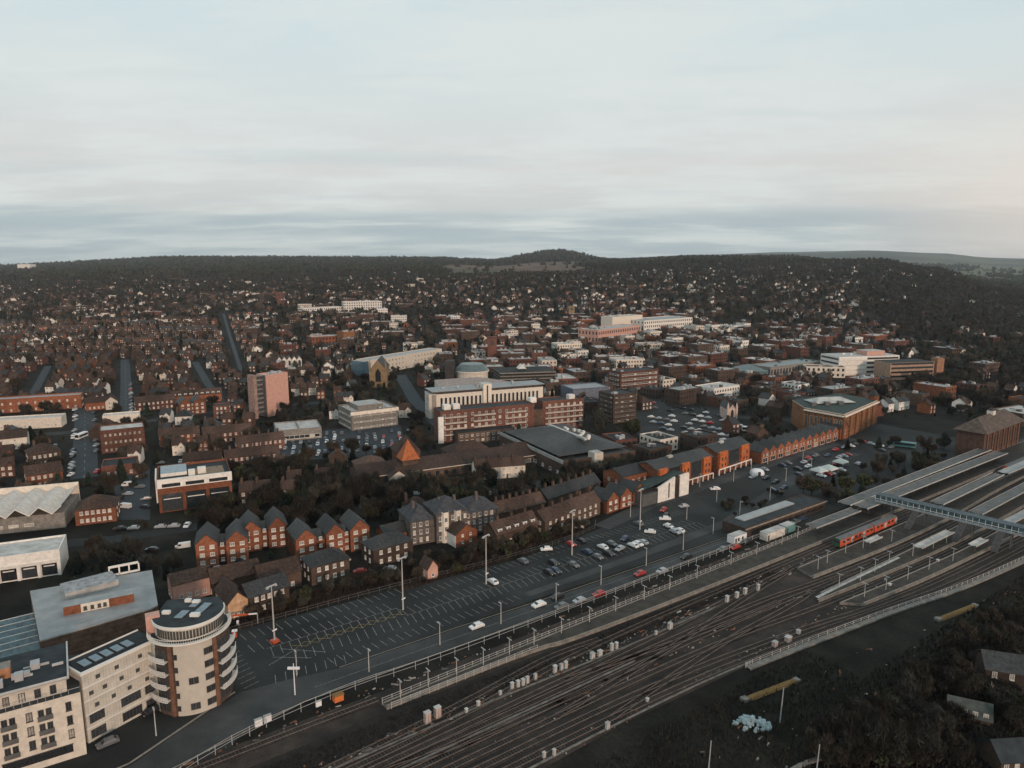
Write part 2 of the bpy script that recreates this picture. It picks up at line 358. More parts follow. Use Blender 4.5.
LAND = []                                             # landmarks for telling labels
def at2(pa, pb, z=0):
    a = G(*pa, z); b = G(*pb, z); return a[0], a[1], math.atan2(b[1] - a[1], b[0] - a[0]), math.hypot(b[0] - a[0], b[1] - a[1])
def place(nd, x, y, ang, w_, d_, label, cat, group=None, landmark=None):
    o = inst(nd, None, (x, y, 0), ang); tag(o, label, cat, group); mark(x, y, ang, w_, d_)
    if landmark: LAND.append((landmark, x + w_ / 2 * cos(ang) - d_ / 2 * sin(ang), y + w_ / 2 * sin(ang) + d_ / 2 * cos(ang)))
    return o
def plants(w_, d_, h, n, m=METAL, y0=0):
    ch = []
    for i in range(n):
        a = random.uniform(1.2, 3.2); c = random.uniform(1, 2.6); x = random.uniform(1.5, max(1.6, w_ - a - 1.5)); y = y0 + random.uniform(1.2, max(1.3, d_ - c - 1.2))
        ch.append(node('roof_plant', MB().box(0, a, 0, c, 0, random.uniform(.8, 2), m), loc=(x, y, h + .025)))
    return ch
def building(name, label, cat, pa, pb, zref, d_, h, kind='flat', rh=3, wm=BR_RED, rm=FELT, storeys=3, cols=6, scols=3, ww=1.2, wh=1.5, fr=FRAME, gl=GLASS,
             sides='FLR', nplant=0, extra=None, landmark=None, w_=None, par=.6, bars=True, back=False, zoff=1.0, group=None):
    x, y, ang, W = at2(pa, pb, zref); W = w_ or W
    if back: x += d_ * sin(ang); y -= d_ * cos(ang)
    b, r = walls_roof(kind, W, d_, h, rh, wm, rm, par=par)
    ch = [node('wall', b), node('roof', r)]
    if storeys: ch += wins(grid(W, d_, 0, storeys, h / storeys, cols, scols, ww, wh, sides, zoff=zoff), fr, gl, bars=bars)
    if nplant: ch += plants(W, d_, h, nplant)
    if extra: ch += extra(W, d_, h)
    mark(x + 6 * sin(ang), y - 6 * cos(ang), ang, W, 6, 0)
    return place(node(name, None, ch), x, y, ang, W, d_, label, cat, group, landmark)

# ================================================================== GROUND
def build_ground():
    ys = list(range(-300, 700, 50)) + list(range(700, 3000, 25)) + list(range(3000, 7000, 100)) + list(range(7000, 20001, 500))
    ss = np.linspace(-1.7, 1.7, 171); V = []; Cc = []
    for y in ys:
        for s_ in ss:
            x = s_ * (max(y, 0) * .95 + 260); V.append((x, y, terr(x, y)))
            px = 512 + 700 * x / max(y, 200)
            c = (.014, .0128, .0105)
            if y > 2300: c = (.016, .019, .015)
            if 440 < px < 590 and 2500 < y < 4400: c = (.105, .066, .046) if sin(x * .004 + y * .002) > -.3 else (.07, .06, .036)
            elif px > 945 and 2500 < y < 9000:
                q = sin(x * .004) * sin(y * .003 + x * .001); c = (.11, .115, .065) if q > .0 else ((.13, .10, .065) if q < -.4 else (.05, .055, .035))
            elif y > 6500: c = (.085, .092, .062) if sin(x * .0021) * sin(y * .0013) > .1 else (.035, .042, .03)
            Cc.append((*c, 1))
    n = len(ss); F = [(j * n + i, j * n + i + 1, (j + 1) * n + i + 1, (j + 1) * n + i) for j in range(len(ys) - 1) for i in range(n - 1)]
    me = bpy.data.meshes.new('ground'); me.from_pydata(V, [], F)
    at = me.color_attributes.new('cover', 'FLOAT_COLOR', 'POINT'); at.data.foreach_set('color', np.array(Cc, dtype=np.float32).ravel())
    me.polygons.foreach_set('use_smooth', [True] * len(F))
    m = bpy.data.materials.new('soil_and_grass'); m.use_nodes = True; t = m.node_tree; b = t.nodes['Principled BSDF']; b.inputs['Roughness'].default_value = .95; b.inputs['Specular IOR Level'].default_value = .15
    a = t.nodes.new('ShaderNodeVertexColor'); a.layer_name = 'cover'; tcn = t.nodes.new('ShaderNodeTexCoord')
    cols = []
    cur = a.outputs[0]
    for sc_, det, lo, hi in ((.012, 5, .65, 1.45), (.11, 6, .6, 1.4), (1.1, 4, .75, 1.25)):
        nz = t.nodes.new('ShaderNodeTexNoise'); nz.inputs['Scale'].default_value = sc_; nz.inputs['Detail'].default_value = det; t.links.new(tcn.outputs['Object'], nz.inputs[0])
        r = t.nodes.new('ShaderNodeMapRange'); r.inputs[1].default_value = .35; r.inputs[2].default_value = .65; r.inputs[3].default_value = lo; r.inputs[4].default_value = hi
        t.links.new(nz.outputs[0], r.inputs[0]); q = t.nodes.new('ShaderNodeVectorMath'); q.operation = 'SCALE'; t.links.new(cur, q.inputs[0]); t.links.new(r.outputs[0], q.inputs[3]); cur = q.outputs[0]
    nz = t.nodes.new('ShaderNodeTexNoise'); nz.inputs['Scale'].default_value = .03; t.links.new(tcn.outputs['Object'], nz.inputs[0])
    r = t.nodes.new('ShaderNodeMapRange'); r.inputs[1].default_value = .45; r.inputs[2].default_value = .6; r.inputs[4].default_value = .5; t.links.new(nz.outputs[0], r.inputs[0])
    gm = t.nodes.new('ShaderNodeMix'); gm.data_type = 'RGBA'; gm.blend_type = 'MULTIPLY'; gm.inputs[7].default_value = (.85, 1.0, .8, 1); t.links.new(cur, gm.inputs[6]); t.links.new(r.outputs[0], gm.inputs[0])
    t.links.new(gm.outputs[2], b.inputs['Base Color']); me.materials.append(m)
    o = bpy.data.objects.new('ground', me); COL.objects.link(o); o['kind'] = 'structure'
build_ground()

def strip(pts, w_, z, m, b=None, wl_=None):
    """a road-like sheet that follows a line of world points"""
    b = b or MB(); P = []
    for i, p in enumerate(pts):
        a = pts[max(i - 1, 0)]; c = pts[min(i + 1, len(pts) - 1)]; d = Vector((c[0] - a[0], c[1] - a[1])).normalized(); nn = Vector((-d.y, d.x)) * (w_ / 2)
        zz = z + terr(*p); P.append(((p[0] + nn.x, p[1] + nn.y, zz), (p[0] - nn.x, p[1] - nn.y, zz)))
    for (a, c), (e, f) in zip(P[:-1], P[1:]): b.face([c, f, e, a], m)
    return b
def dens(pts, step):
    o = [pts[0]]
    for a, b in zip(pts[:-1], pts[1:]):
        n = max(1, int(math.dist(a, b) / step))
        o += [(a[0] + (b[0] - a[0]) * k / n, a[1] + (b[1] - a[1]) * k / n) for k in range(1, n + 1)]
    return o
def sheet(name, pts, z, m): return struct(name, MB().face([(*p, z) for p in pts], m))
def SS(L): return [S(*q) for q in L]
# car park, station road, forecourt
sheet('car_park_surface', SS([(-30, 21.8), (60, 21.8), (165, 19), (165, 62), (118, 53), (75, 48), (30, 52), (-22, 56)]), .012, ASPH)
sheet('station_forecourt', SS([(165, 9), (215, 11), (280, 14), (380, 16), (380, 84), (300, 82), (240, 73), (156, 74), (156, 62), (165, 62)]), .016, ASPH)
sheet('forecourt_road', SS([(118, 50), (156, 58), (240, 64), (330, 68), (330, 74), (240, 71.5), (156, 66), (116, 57)]), .022, ROADM)
sheet('forecourt_lane', SS([(60, 24.2), (120, 24.5), (165, 26), (240, 45), (300, 50), (300, 55), (235, 50), (160, 31), (118, 28.5), (60, 27)]), .024, ROADM)
sheet('station_road', SS([(-62, -4), (-44, 7.4), (-14, 13.6), (32, 12.9), (62, 12.3), (165, 14), (165, 18.2), (62, 19.6), (32, 20.8), (-2, 21.3), (-14, 24), (-25, 25.5), (-36, 20.5), (-50, 13), (-75, 10)]), .022, ROADM)
sheet('apartment_forecourt', [(-125, 100), (-70, 105), (-60, 128), (-56, 150), (-60, 175), (-92, 150), (-100, 130)], .010, ASPH)
kb = MB()
for L, w_ in (([(-62, -4.6), (-44, 6.8), (-14, 13.0), (32, 12.4), (62, 11.8), (165, 13.4)], .5), ([(-75, 10.6), (-50, 13.7), (-36, 21.0), (-26, 26.3)], .6), ([(-2, 21.6), (32, 21.2), (62, 20.1), (165, 18.7)], .25)):
    q = dens(SS(L), 8); strip(q, w_, .12, PALEC, kb)
struct('kerb', kb)
for L, w_ in (([(-62, -4), (165, 14)], 8),): mark_line(SS(L), 12)
mark(*S(-40, 8), RA, 230, 50); mark(*S(165, 8), RA, 260, 70)
mark(*S(-110, -62), RA, 600, 72)                       # the railway corridor is kept clear
# streets of the left-hand town
def street(name, pxs, w_, m=BLUERD, z=.03):
    pts = dens([G(*p) for p in pxs], 12); struct(name, strip(pts, w_, z, m)); mark_line(pts, w_ + 2); return pts
ST1 = street('wide_street', [(84, 478), (85, 450), (85, 418), (84, 408)], 11.5)
ST2 = street('narrow_street', [(126, 412), (126, 385), (125, 360)], 8)
ST3 = street('side_street', [(28, 402), (38, 385), (48, 366)], 6)
ST4 = street('slanting_street', [(224, 404), (208, 384), (195, 362)], 6)
ST5 = street('far_street', [(243, 376), (234, 350), (224, 322)], 4)
ST6 = street('cross_street', [(0, 437), (64, 433), (240, 408), (330, 402)], 9, ASPH, .035)
ST7 = street('back_road', [(0, 548), (110, 540), (240, 520), (380, 508), (520, 488), (600, 470)], 8, ASPH, .04)
ST8 = street('town_road', [(412, 470), (470, 448), (440, 425), (415, 400), (400, 375)], 10, BLUERD, .045)
ST9 = street('ring_road', [(640, 402), (700, 415), (790, 420), (850, 445), (930, 462)], 10, ASPH, .05)
sheet('supermarket_car_park', [G(262, 452), G(300, 460), G(410, 455), G(400, 425), G(325, 430), G(285, 440)], .055, BLUERD)
sheet('office_car_park', [G(118, 520), G(150, 520), G(150, 468), G(112, 468)], .05, BLUERD)
sheet('town_car_park', [G(640, 440), G(735, 440), G(715, 398), G(625, 396)], .06, ASPH)
for q in ((262, 458, 410, 448, 55), (112, 520, 150, 518, 60), (640, 440, 735, 438, 70)):
    x, y, a, W = at2(q[:2], q[2:4]); mark(x, y, a, W, q[4])

# car park bay lines (thin painted sheets, one per row of bays)
pm = MB()
def pline(b, s0, t0, s1, t1, w_=.14, z=.034, m=PAINT):
    a = Vector(S(s0, t0)); c = Vector(S(s1, t1)); d = (c - a).normalized(); nn = Vector((-d.y, d.x)) * w_ / 2
    b.face([(*(a - nn), z), (*(c - nn), z), (*(c + nn), z), (*(a + nn), z)], m)
k = -17.0
while k < 160:
    if k < 30: pline(pm, k, 48.6, k - .6, 53.0)
    elif k < 112: pline(pm, k, 43.2 + (k - 30) * .02, k - .6, 47.4 + (k - 30) * .02)
    if k < 150: pline(pm, k, 41.4, k - .5, 45.9) if k < 24 else pline(pm, k, 35.8, k - .5, 40.2)
    if -15 < k < 24: pline(pm, k + 1, 36.6, k + 1.6, 41.2)
    if -12 < k < 150: pline(pm, k, 30.4, k + .9, 35.2)
    if (-4 < k < 58): pline(pm, k, 24.2, k - .5, 27.6)
    if -20 < k < 2: pline(pm, k, 22.6 + max(0, -k) * .1, k + 1.0, 26.4 + max(0, -k) * .1)
    if 80 < k < 156: pline(pm, k, 44.8, k - .8, 49)
    k += 2.45
pline(pm, -14, 41.3, 24, 41.3, .12); pline(pm, 24, 35.5, 150, 35.5, .12, .0345)
pline(pm, -14, 36.2, -6, 30, .16, .036); pline(pm, -11, 39, -2, 30.5, .16, .038); pline(pm, -16, 33, -9, 36, .16, .037)
k = -8
while k < 22: pline(pm, k, 38.8, k + 3.3, 36.2, .2, .0395, YPAINT); pline(pm, k, 36.6, k + 3.3, 38.9, .16, .0405, YPAINT); k += 3.2
for q in range(9): pline(pm, -24, 26.5 + q * 2.4, -20, 27.5 + q * 2.4, .13, .033)
pline(pm, 60, 16.4, 165, 16.4, .1, .034); pline(pm, -10, 17.2, 58, 16.6, .1, .034)
k = 160
while k < 300: pline(pm, k, 56.5 + (k - 160) * .09, k + .2, 61 + (k - 160) * .09, .12, .03); k += 3
struct('parking_markings', pm)
sm = MB()
for pts in (ST1, ST2, ST5):
    for i in range(0, len(pts) - 1):
        a, c = pts[i], pts[i + 1]; mid = ((a[0] * .6 + c[0] * .4), (a[1] * .6 + c[1] * .4)); strip([a, mid], .25, .05, PAINT, sm)
struct('street_markings', sm)

# ================================================================== RAILWAY
sheet('trackbed', SS([(-110, 7.2), (-46, 7.2), (0, 6.2), (160, 8.0), (420, 14), (420, -56), (211, -52.8), (142, -44.5), (84, -38), (40, -36), (-110, -40)]), .020, BALL)
sheet('rail_verge', SS([(-60, -1.8), (0, -1.6), (40, -3.0), (140, -7), (110, -12.4), (40, -11.5), (-60, -11.5)]), .03, mat('scrub_soil', (.014, .011, .009), var=.4, scale=.4))
def off(L, d):
    out_ = []
    for i, p in enumerate(L):
        a = L[max(i - 1, 0)]; c = L[min(i + 1, len(L) - 1)]; dv = Vector((c[0] - a[0], c[1] - a[1])).normalized(); out_.append((p[0] - dv.y * d, p[1] + dv.x * d))
    return out_
def smooth(L, n=3):
    for _ in range(n):
        o = [L[0]]
        for a, b in zip(L[:-1], L[1:]): o += [(a[0] * .75 + b[0] * .25, a[1] * .75 + b[1] * .25), (a[0] * .25 + b[0] * .75, a[1] * .25 + b[1] * .75)]
        o.append(L[-1]); L = o
    return L
def ribbon(b, pts, w_, z0, z1, m):
    A = off(pts, w_ / 2); B = off(pts, -w_ / 2)
    for i in range(len(pts) - 1):
        a, b2, c, d = A[i], A[i + 1], B[i + 1], B[i]
        b.face([(*d, z1), (*c, z1), (*b2, z1), (*a, z1)], m); b.face([(*d, z0), (*c, z0), (*c, z1), (*d, z1)], m); b.face([(*b2, z0), (*a, z0), (*a, z1), (*b2, z1)], m)
def track(L, label):
    pts = smooth(SS(L)); o = bpy.data.objects.new('railway_track', None); COL.objects.link(o); x0, y0 = pts[0]; o.location = (x0, y0, 0)
    pts = [(p[0] - x0, p[1] - y0) for p in pts]
    for sg in (-.75, .75):
        b = MB(); ribbon(b, off(pts, sg), .16, .14, .30, RAIL); inst(node('rail', b), o)
    b = MB(); q = dens(pts, .75); ribbon(b, dens(pts, 10), 2.9, .025, .07, BALL)
    for i in range(0, len(q) - 1):
        a = q[i]; d = Vector((q[i + 1][0] - a[0], q[i + 1][1] - a[1])).normalized(); nn = Vector((-d.y, d.x)) * 1.3; e = d * .13
        b.face([(a[0] - nn.x - e.x, a[1] - nn.y - e.y, .13), (a[0] - nn.x + e.x, a[1] - nn.y + e.y, .13), (a[0] + nn.x + e.x, a[1] + nn.y + e.y, .13), (a[0] + nn.x - e.x, a[1] + nn.y - e.y, .13)], SLEEP)
    inst(node('sleepers', b), o); tag(o, label, 'railway track', 'railway tracks')
track([(-110, 2), (-60, 3.8), (-30, 4.2), (0, 3.8)], 'short siding track beside the road ending at the platform ramp')
track([(-110, -16), (-20, -14.6), (10, -13.2), (40, -9.5), (70, -7.6), (123, -7.2), (211, -7.2), (420, -6)], 'railway track running along the edge of the platform nearest the car park')
track([(-60, -18.2), (60, -15.2), (110, -12.4), (150, -10.6), (211, -10.6), (420, -4.6 - 5)], 'railway track with the red train standing on it')
track([(-110, -19.2), (0, -18.4), (110, -18.0), (140, -22), (190, -24.4), (260, -24.0), (330, -19.0), (420, -17.4)], 'railway track curving in south of the platform behind the footbridge')
track([(-110, -22.6), (0, -21.8), (80, -21.6), (122, -23.2), (141, -24.7), (200, -25.1)], 'track in the middle of the junction fan, closest to the white platform path')
track([(-110, -26), (0, -25.4), (80, -26), (124, -31.2), (164, -34.0), (217, -36.3), (330, -33.4), (420, -31.4)], 'railway track in the dark slot between the two southern platforms')
track([(-110, -29.4), (0, -29), (60, -29.8), (110, -35.6), (136, -40.6), (170, -43.8), (221, -45.6), (330, -48), (420, -46)], 'curved railway track on the far side of the southernmost platform')
track([(-110, -33), (0, -32.5), (60, -33.4), (110, -38.8), (142, -43.6), (170, -47.6), (221, -49.6), (330, -52), (420, -50)], 'outermost curved railway track next to the fenced walkway')
track([(-110, -12.9), (-60, -13.2), (-20, -11.6), (10, -9.6), (30, -7.2), (44, -5.4), (60, -6.6)], 'short linking track joining the platform line from the lower left')
track([(-60, -15.6), (-20, -17.6), (10, -21.4), (50, -21.8)], 'crossover track slanting between the first running lines')
track([(40, -15.8), (64, -18.4), (90, -21.4), (118, -22.4)], 'crossover track in the middle of the junction fan')
track([(30, -25.4), (60, -22.6), (90, -18.4), (112, -15.0), (140, -11.6)], 'crossover track leading across to the red train line')
track([(40, -33.0), (66, -29.6), (92, -26.8), (118, -26.2), (132, -24.6)], 'crossover track on the woods side of the junction')
def platform(back, front, label, edges=(1, 1)):
    P = smooth(SS(back), 2); Q = smooth(SS(front), 2); x0, y0 = P[0]; P = [(a - x0, b - y0) for a, b in P]; Q = [(a - x0, b - y0) for a, b in Q]
    b = MB(); b.prism(P[::-1] + Q, 0, .9, CONC, PLATM); ch = [node('platform_deck', b)]
    for L, sg, on in ((P, -1, edges[0]), (Q, 1, edges[1])):
        if on: e = MB(); ribbon(e, off(L, sg * .35), .45, .905, .95, PALEC); ch.append(node('platform_edge', e))
    o = inst(node('platform', None, ch), None, (x0, y0, 0)); tag(o, label, 'platform', 'station platforms')
platform([(0, 1.1), (45, 2.0), (150, 3.0), (200, 5), (275, 9), (420, 10)], [(0, -1), (43, -1.2), (52, -3.6), (123, -4.9), (210, -5), (420, -3.6)], 'long platform nearest the car park, tapering to a narrow fenced ramp')
platform([(143, -12.6), (209, -13.2), (300, -11.6), (420, -12)], [(141, -19.6), (188, -22.0), (240, -21.4), (300, -17), (420, -15)], 'wide grey platform beside the red train, its end ramp facing the junction')
platform([(132, -27.0), (183, -27.0), (240, -26.6), (330, -22), (420, -20)], [(127, -29.7), (153, -31.6), (194, -33.8), (240, -34.2), (330, -31), (420, -29)], 'narrow platform with the bright pale path and the long white shelter roof')
platform([(131, -34.0), (164, -36.4), (217, -38.6), (330, -36), (420, -34)], [(136, -38.8), (170, -41.9), (221, -43.4), (330, -46), (420, -44)], 'southernmost curved platform with the pale outer edge')
o = inst(node('concrete_path', (lambda b: (ribbon(b, smooth(SS([(128, -28.5), (140, -28.3), (178, -28.4)])), 1.0, .96, 1.0, mat('pale_concrete', (.36, .36, .35)),), b)[1])(MB()))); o['kind'] = 'structure'
def canopy(s0, s1, t0, t1, z, m, label, t0b=None, t1b=None, posts=True, group='platform canopies'):
    t0b = t0 if t0b is None else t0b; t1b = t1 if t1b is None else t1b
    x0, y0 = S(s0, t0); L = s1 - s0; W = t1 - t0; a = math.atan2(t0b - t0, L); Wb = t1b - t0b
    r = MB(); zc = z
    r.face([(0, 0, zc), (L, 0, zc), (L, Wb / 2, zc - .35), (0, W / 2, zc - .35)], m); r.face([(0, W / 2, zc - .35), (L, Wb / 2, zc - .35), (L, Wb, zc), (0, W, zc)], m)
    r.box(0, L, -.12, 0, zc - .45, zc + .08, PALER, bottom=True); r.box(0, L, max(W, Wb), max(W, Wb) + .12, zc - .45, zc + .08, PALER, bottom=True)
    ch = [node('canopy_roof', r)]
    n = max(2, int(L / 12))
    for i in range(n):
        x = L * (i + .5) / n; ch.append(node('post', MB().tube((0, 0, .9), (0, 0, zc - .4), .14, .14, DSTEEL), loc=(x, W / 2, 0)))
    o = inst(node('platform_canopy', None, ch), None, (x0, y0, 0), RA + a); tag(o, label, 'canopy', group)
canopy(206, 345, -2.4, 2.6, 5.0, RIBR, 'ribbed grey canopy on the platform nearest the car park, past the footbridge', -1.4, 3.6)
canopy(204, 345, 3.4, 8.4, 5.2, RIBR, 'ribbed grey roof on the town side of the longest platform canopy', 6, 11)
canopy(172, 203, -1.6, 2.6, 4.6, RIBR, 'short grey canopy just left of the footbridge')
canopy(236, 302, -17.4, -12.8, 4.8, RIBR, 'long grey canopy on the second platform behind the footbridge', -15.2, -11.6)
canopy(305, 350, -15.8, -11.6, 4.9, GREYR, 'pale canopy at the far end of the second platform by the red coach')
canopy(236, 400, -31.4, -27.2, 4.8, RIBR, 'grey double canopy on the third platform behind the footbridge', -27, -22.4)
canopy(232, 400, -42.0, -38.8, 4.8, GREYR, 'brightest blue-grey canopy at the right edge of the picture')
canopy(186, 211, -32.0, -29.2, 3.6, PALER, 'long white shelter roof on the narrow platform before the footbridge')
canopy(203, 213, -42.2, -39.8, 3.6, PALER, 'small white shelter roof on the southernmost platform')
canopy(177, 186, -18.6, -16.8, 3.4, PALER, 'small white shelter roof in front of the red train')
# cycle shelter building with a long flat roof, and cabins
def oblong(name, label, cat, s0, s1, t0, t1, h, wm, rm, kind='flat', rh=1.5, cols=0, storeys=1, ww=1.0, wh=1.0, par=.25, landmark=None, group=None, extra=None, rot=0):
    x, y = S(s0, t0); W = s1 - s0; D = t1 - t0; b, r = walls_roof(kind, W, D, h, rh, wm, rm, par=par); ch = [node('wall', b), node('roof', r)]
    if cols: ch += wins(grid(W, D, 0, storeys, h / storeys, cols, 1, ww, wh, 'FL'), DFRAME)
    if extra: ch += extra(W, D, h)
    return place(node(name, None, ch), x, y, RA + rot, W, D, label, cat, group, landmark)
oblong('station_building', 'long low station building with a flat dark roof and a pale fascia', 'station building', 152, 205, 14.5, 24.5, 3.6, BR_BRN, FELT, cols=12, landmark='the low station building',
       extra=lambda W, D, h: [node('fascia', MB().box(-.6, W + .6, -.75, -.6, h - .3, h + .25, PALEC, bottom=True)), node('roof_light', MB().box(6, W - 14, 5, 9, h + .02, h + .5, GREYR)), node('doorway', MB().box(20, 22, -.06, 0, 0, 2.4, DFRAME))])
def cabin(s0, s1, t0, m, label, win=2):
    x, y = S(s0, t0); W = s1 - s0; b = MB().box(0, W, 0, 3.2, .2, 3.0, m, bottom=True); r = MB().box(-.05, W + .05, -.05, 3.25, 3.0, 3.12, PALER)
    ch = [node('cabin_wall', b), node('roof', r)] + [node('window', winmesh(.9, 1.0, DFRAME, GLASS), loc=(W * (i + 1) / (win + 1), 0, 1.2)) for i in range(win)] + [node('door', MB().box(0, .9, -.05, 0, .25, 2.3, DFRAME), loc=(.4, 0, 0))]
    ch.append(node('door_handle', MB().box(0, .1, -.1, -.05, 1.1, 1.25, METAL), loc=(1.1, 0, 0))) if 0 else None
    o = inst(node('site_cabin', None, ch), None, (x, y, 0), RA); tag(o, label, 'cabin', 'site cabins by the station road'); mark(x, y, RA, W, 3.2)
cabin(143.5, 150.5, 15.6 - 3, WHITEP, 'small white site cabin with two dark windows at the end of the station building')
cabin(155.5, 166.5, 7.4, mat('cream_paint', (.58, .54, .48)), 'long cream container beside the cycle stands', 0)
cabin(167.5, 173.5, 7.6, TEALP, 'pale teal container behind the long cream one', 0)

def coach(s0, t0, L, label, front=False, side=REDP, roofm=DSTEEL):
    x, y = S(s0, t0); b = MB()
    sec = [(-1.35, 1.0), (-1.4, 2.2), (-1.3, 3.3), (-.8, 3.85), (.8, 3.85), (1.3, 3.3), (1.4, 2.2), (1.35, 1.0)]
    for i in range(7):
        a, c = sec[i], sec[i + 1]; m = roofm if i in (2, 3, 4) else side
        b.face([(0, a[0], a[1]), (0, c[0], c[1]), (L, c[0], c[1]), (L, a[0], a[1])], m)
    b.face([(0, p[0], p[1]) for p in sec], GREENP if front else side); b.face([(L, p[0], p[1]) for p in reversed(sec)], side)
    ch = [node('coach_body', b), node('bogie', MB().box(-1.6, 1.6, -1.1, 1.1, .31, 1.0, DSTEEL), loc=(3, 0, 0)), node('bogie', MB().box(-1.6, 1.6, -1.1, 1.1, .31, 1.0, DSTEEL), loc=(L - 3, 0, 0))]
    for i in range(int(L / 2.75)):
        if i in (2, 5): ch.append(node('door', MB().box(-.75, .75, -.04, 0, 1.1, 3.2, mat('door_pale', (.40, .36, .33))), loc=(1.5 + i * 2.7 + 1, -1.42, 0)))
        else: ch.append(node('window', MB().box(-.85, .85, -.03, 0, 2.15, 3.0, GLASS), loc=(1.5 + i * 2.7 + 1, -1.4, 0)))
    if front: ch.append(node('windscreen', MB().box(-.05, 0, -1.0, 1.0, 2.2, 3.2, GLASS)))
    o = inst(node('train_coach', None, ch), None, (x, y, 0), RA + R(.15)); tag(o, label, 'train', 'red trains')
coach(170, -10.6, 23, 'front coach of the red train, with the dark green cab end', True)
coach(193.6, -10.6, 17, 'second red coach, its end under the footbridge')
coach(322, -8.9, 23, 'bright red coach by the pale canopy at the right edge')
coach(345.6, -8.8, 23, 'red coach at the right edge, behind the other far red coach')
def footbridge():
    a = Vector(S(216, -1)); b2 = Vector(S(224, -84)); L = (b2 - a).length; ang = math.atan2(b2.y - a.y, b2.x - a.x)
    deck = MB().box(0, L, -1.9, 1.9, 5.9, 6.3, METAL, bottom=True)
    roof = MB(); roof.box(0, L, -2.1, 2.1, 8.75, 8.95, mat('bridge_roof', (.09, .115, .13)), bottom=True)
    side = []
    for yy, nm in ((-1.9, 'glazed_side'), (1.85, 'glazed_side')):
        m = MB(); m.box(0, L, yy, yy + .05, 6.3, 8.7, TEALG)
        i = 0.0
        while i < L: m.box(i, i + .14, yy - .08, yy + .13, 6.3, 8.74, FRAME); i += 2.0
        m.box(0, L, yy - .1, yy + .15, 7.2, 7.35, FRAME); m.box(0, L, yy - .12, yy + .17, 6.28, 6.75, mat('bridge_band', (.26, .31, .34))); side.append(node(nm, m))
    ch = [node('deck', deck), node('roof', roof)] + side
    for t in (6, 18, 34, 46, 62, 78):
        for q in (-1.2, 1.2): ch.append(node('pier', MB().tube((0, 0, 0), (0, 0, 5.9), .24, .22, DSTEEL, 8), loc=(t, q, 0)))
    for t, n_ in ((17, 1), (33, 1), (45, 1)):
        m = MB()
        for k_ in range(14): m.box(k_ * .55, k_ * .55 + .6, -1.1, 1.1, 5.6 - k_ * .36, 6.2 - k_ * .36, DSTEEL, bottom=True)
        ch.append(node('stair', m, loc=(t - 1.5, -3.2, 0), rz=-pi / 2))
    o = inst(node('footbridge', None, ch), None, (a.x, a.y, 0), ang); tag(o, 'long covered footbridge with pale glazed sides crossing every platform', 'footbridge'); LAND.append(('the covered footbridge', a.x + 20, a.y - 20))
footbridge()
# fenced walkway on the south side
wp = smooth(SS([(80, -39.0), (84, -39.3), (115.5, -42.9), (142, -46.1), (170, -50.8), (211, -54.2), (300, -60), (420, -64)]), 2)
b = MB(); ribbon(b, wp, 1.6, .05, .5, CONC); o = inst(node('walkway', b)); o['kind'] = 'structure'
def fence(pts, h, step, label, m=POST, rails=2, solid=None):
    x0, y0 = pts[0]; pts = [(a - x0, b_ - y0) for a, b_ in pts]; q = dens(pts, step); ch = []
    b = MB()
    for k_ in range(rails): ribbon(b, pts, .06, h * (k_ + 1) / rails - .08, h * (k_ + 1) / rails, m)
    if solid: ribbon(b, pts, .04, .3, h - .1, solid)
    ch.append(node('rails', b)); pm_ = MB().box(-.06, .06, -.06, .06, 0, h + .1, m).mesh('post')
    for p in q[:100]: ch.append(node('post', pm_, loc=(*p, 0)))
    if len(q) > 100:
        b = MB()
        for p in q[100:]: b.box(p[0] - .06, p[0] + .06, p[1] - .06, p[1] + .06, 0, h + .1, m)
        ch.append(node('post', b, kind='stuff'))
    o = inst(node('fence', None, ch), None, (x0, y0, 0)); tag(o, label, 'fence')
fence(off(wp, .7), 1.5, 2.6, 'pale post and rail fence along the curved walkway by the woods', rails=3)
fence(smooth(SS([(-62, -7), (-36, 7.6), (-4, 11.0), (14, 9.4), (53, 9.6), (93, 9.9), (165, 11)]), 2), 2.2, 3.4, 'tall post fence between the station road and the railway', METAL, 2)
fence(SS([(0, 1.4), (45, 2.4), (150, 3.4), (185, 4.4)]), 1.7, 2.4, 'mesh fence along the back of the platform ramp', POST, 3)
fence(SS([(1, -1.2), (43, -1.3)]), 1.6, 2.4, 'mesh fence on the railway side of the platform ramp', POST, 3)
fence(smooth(SS([(-20, 55.4), (30, 53.5), (75, 49.6), (112, 52), (118, 58)]), 1), 1.6, 3, 'dark fence at the foot of the scrub bank behind the car park', DSTEEL, 2)

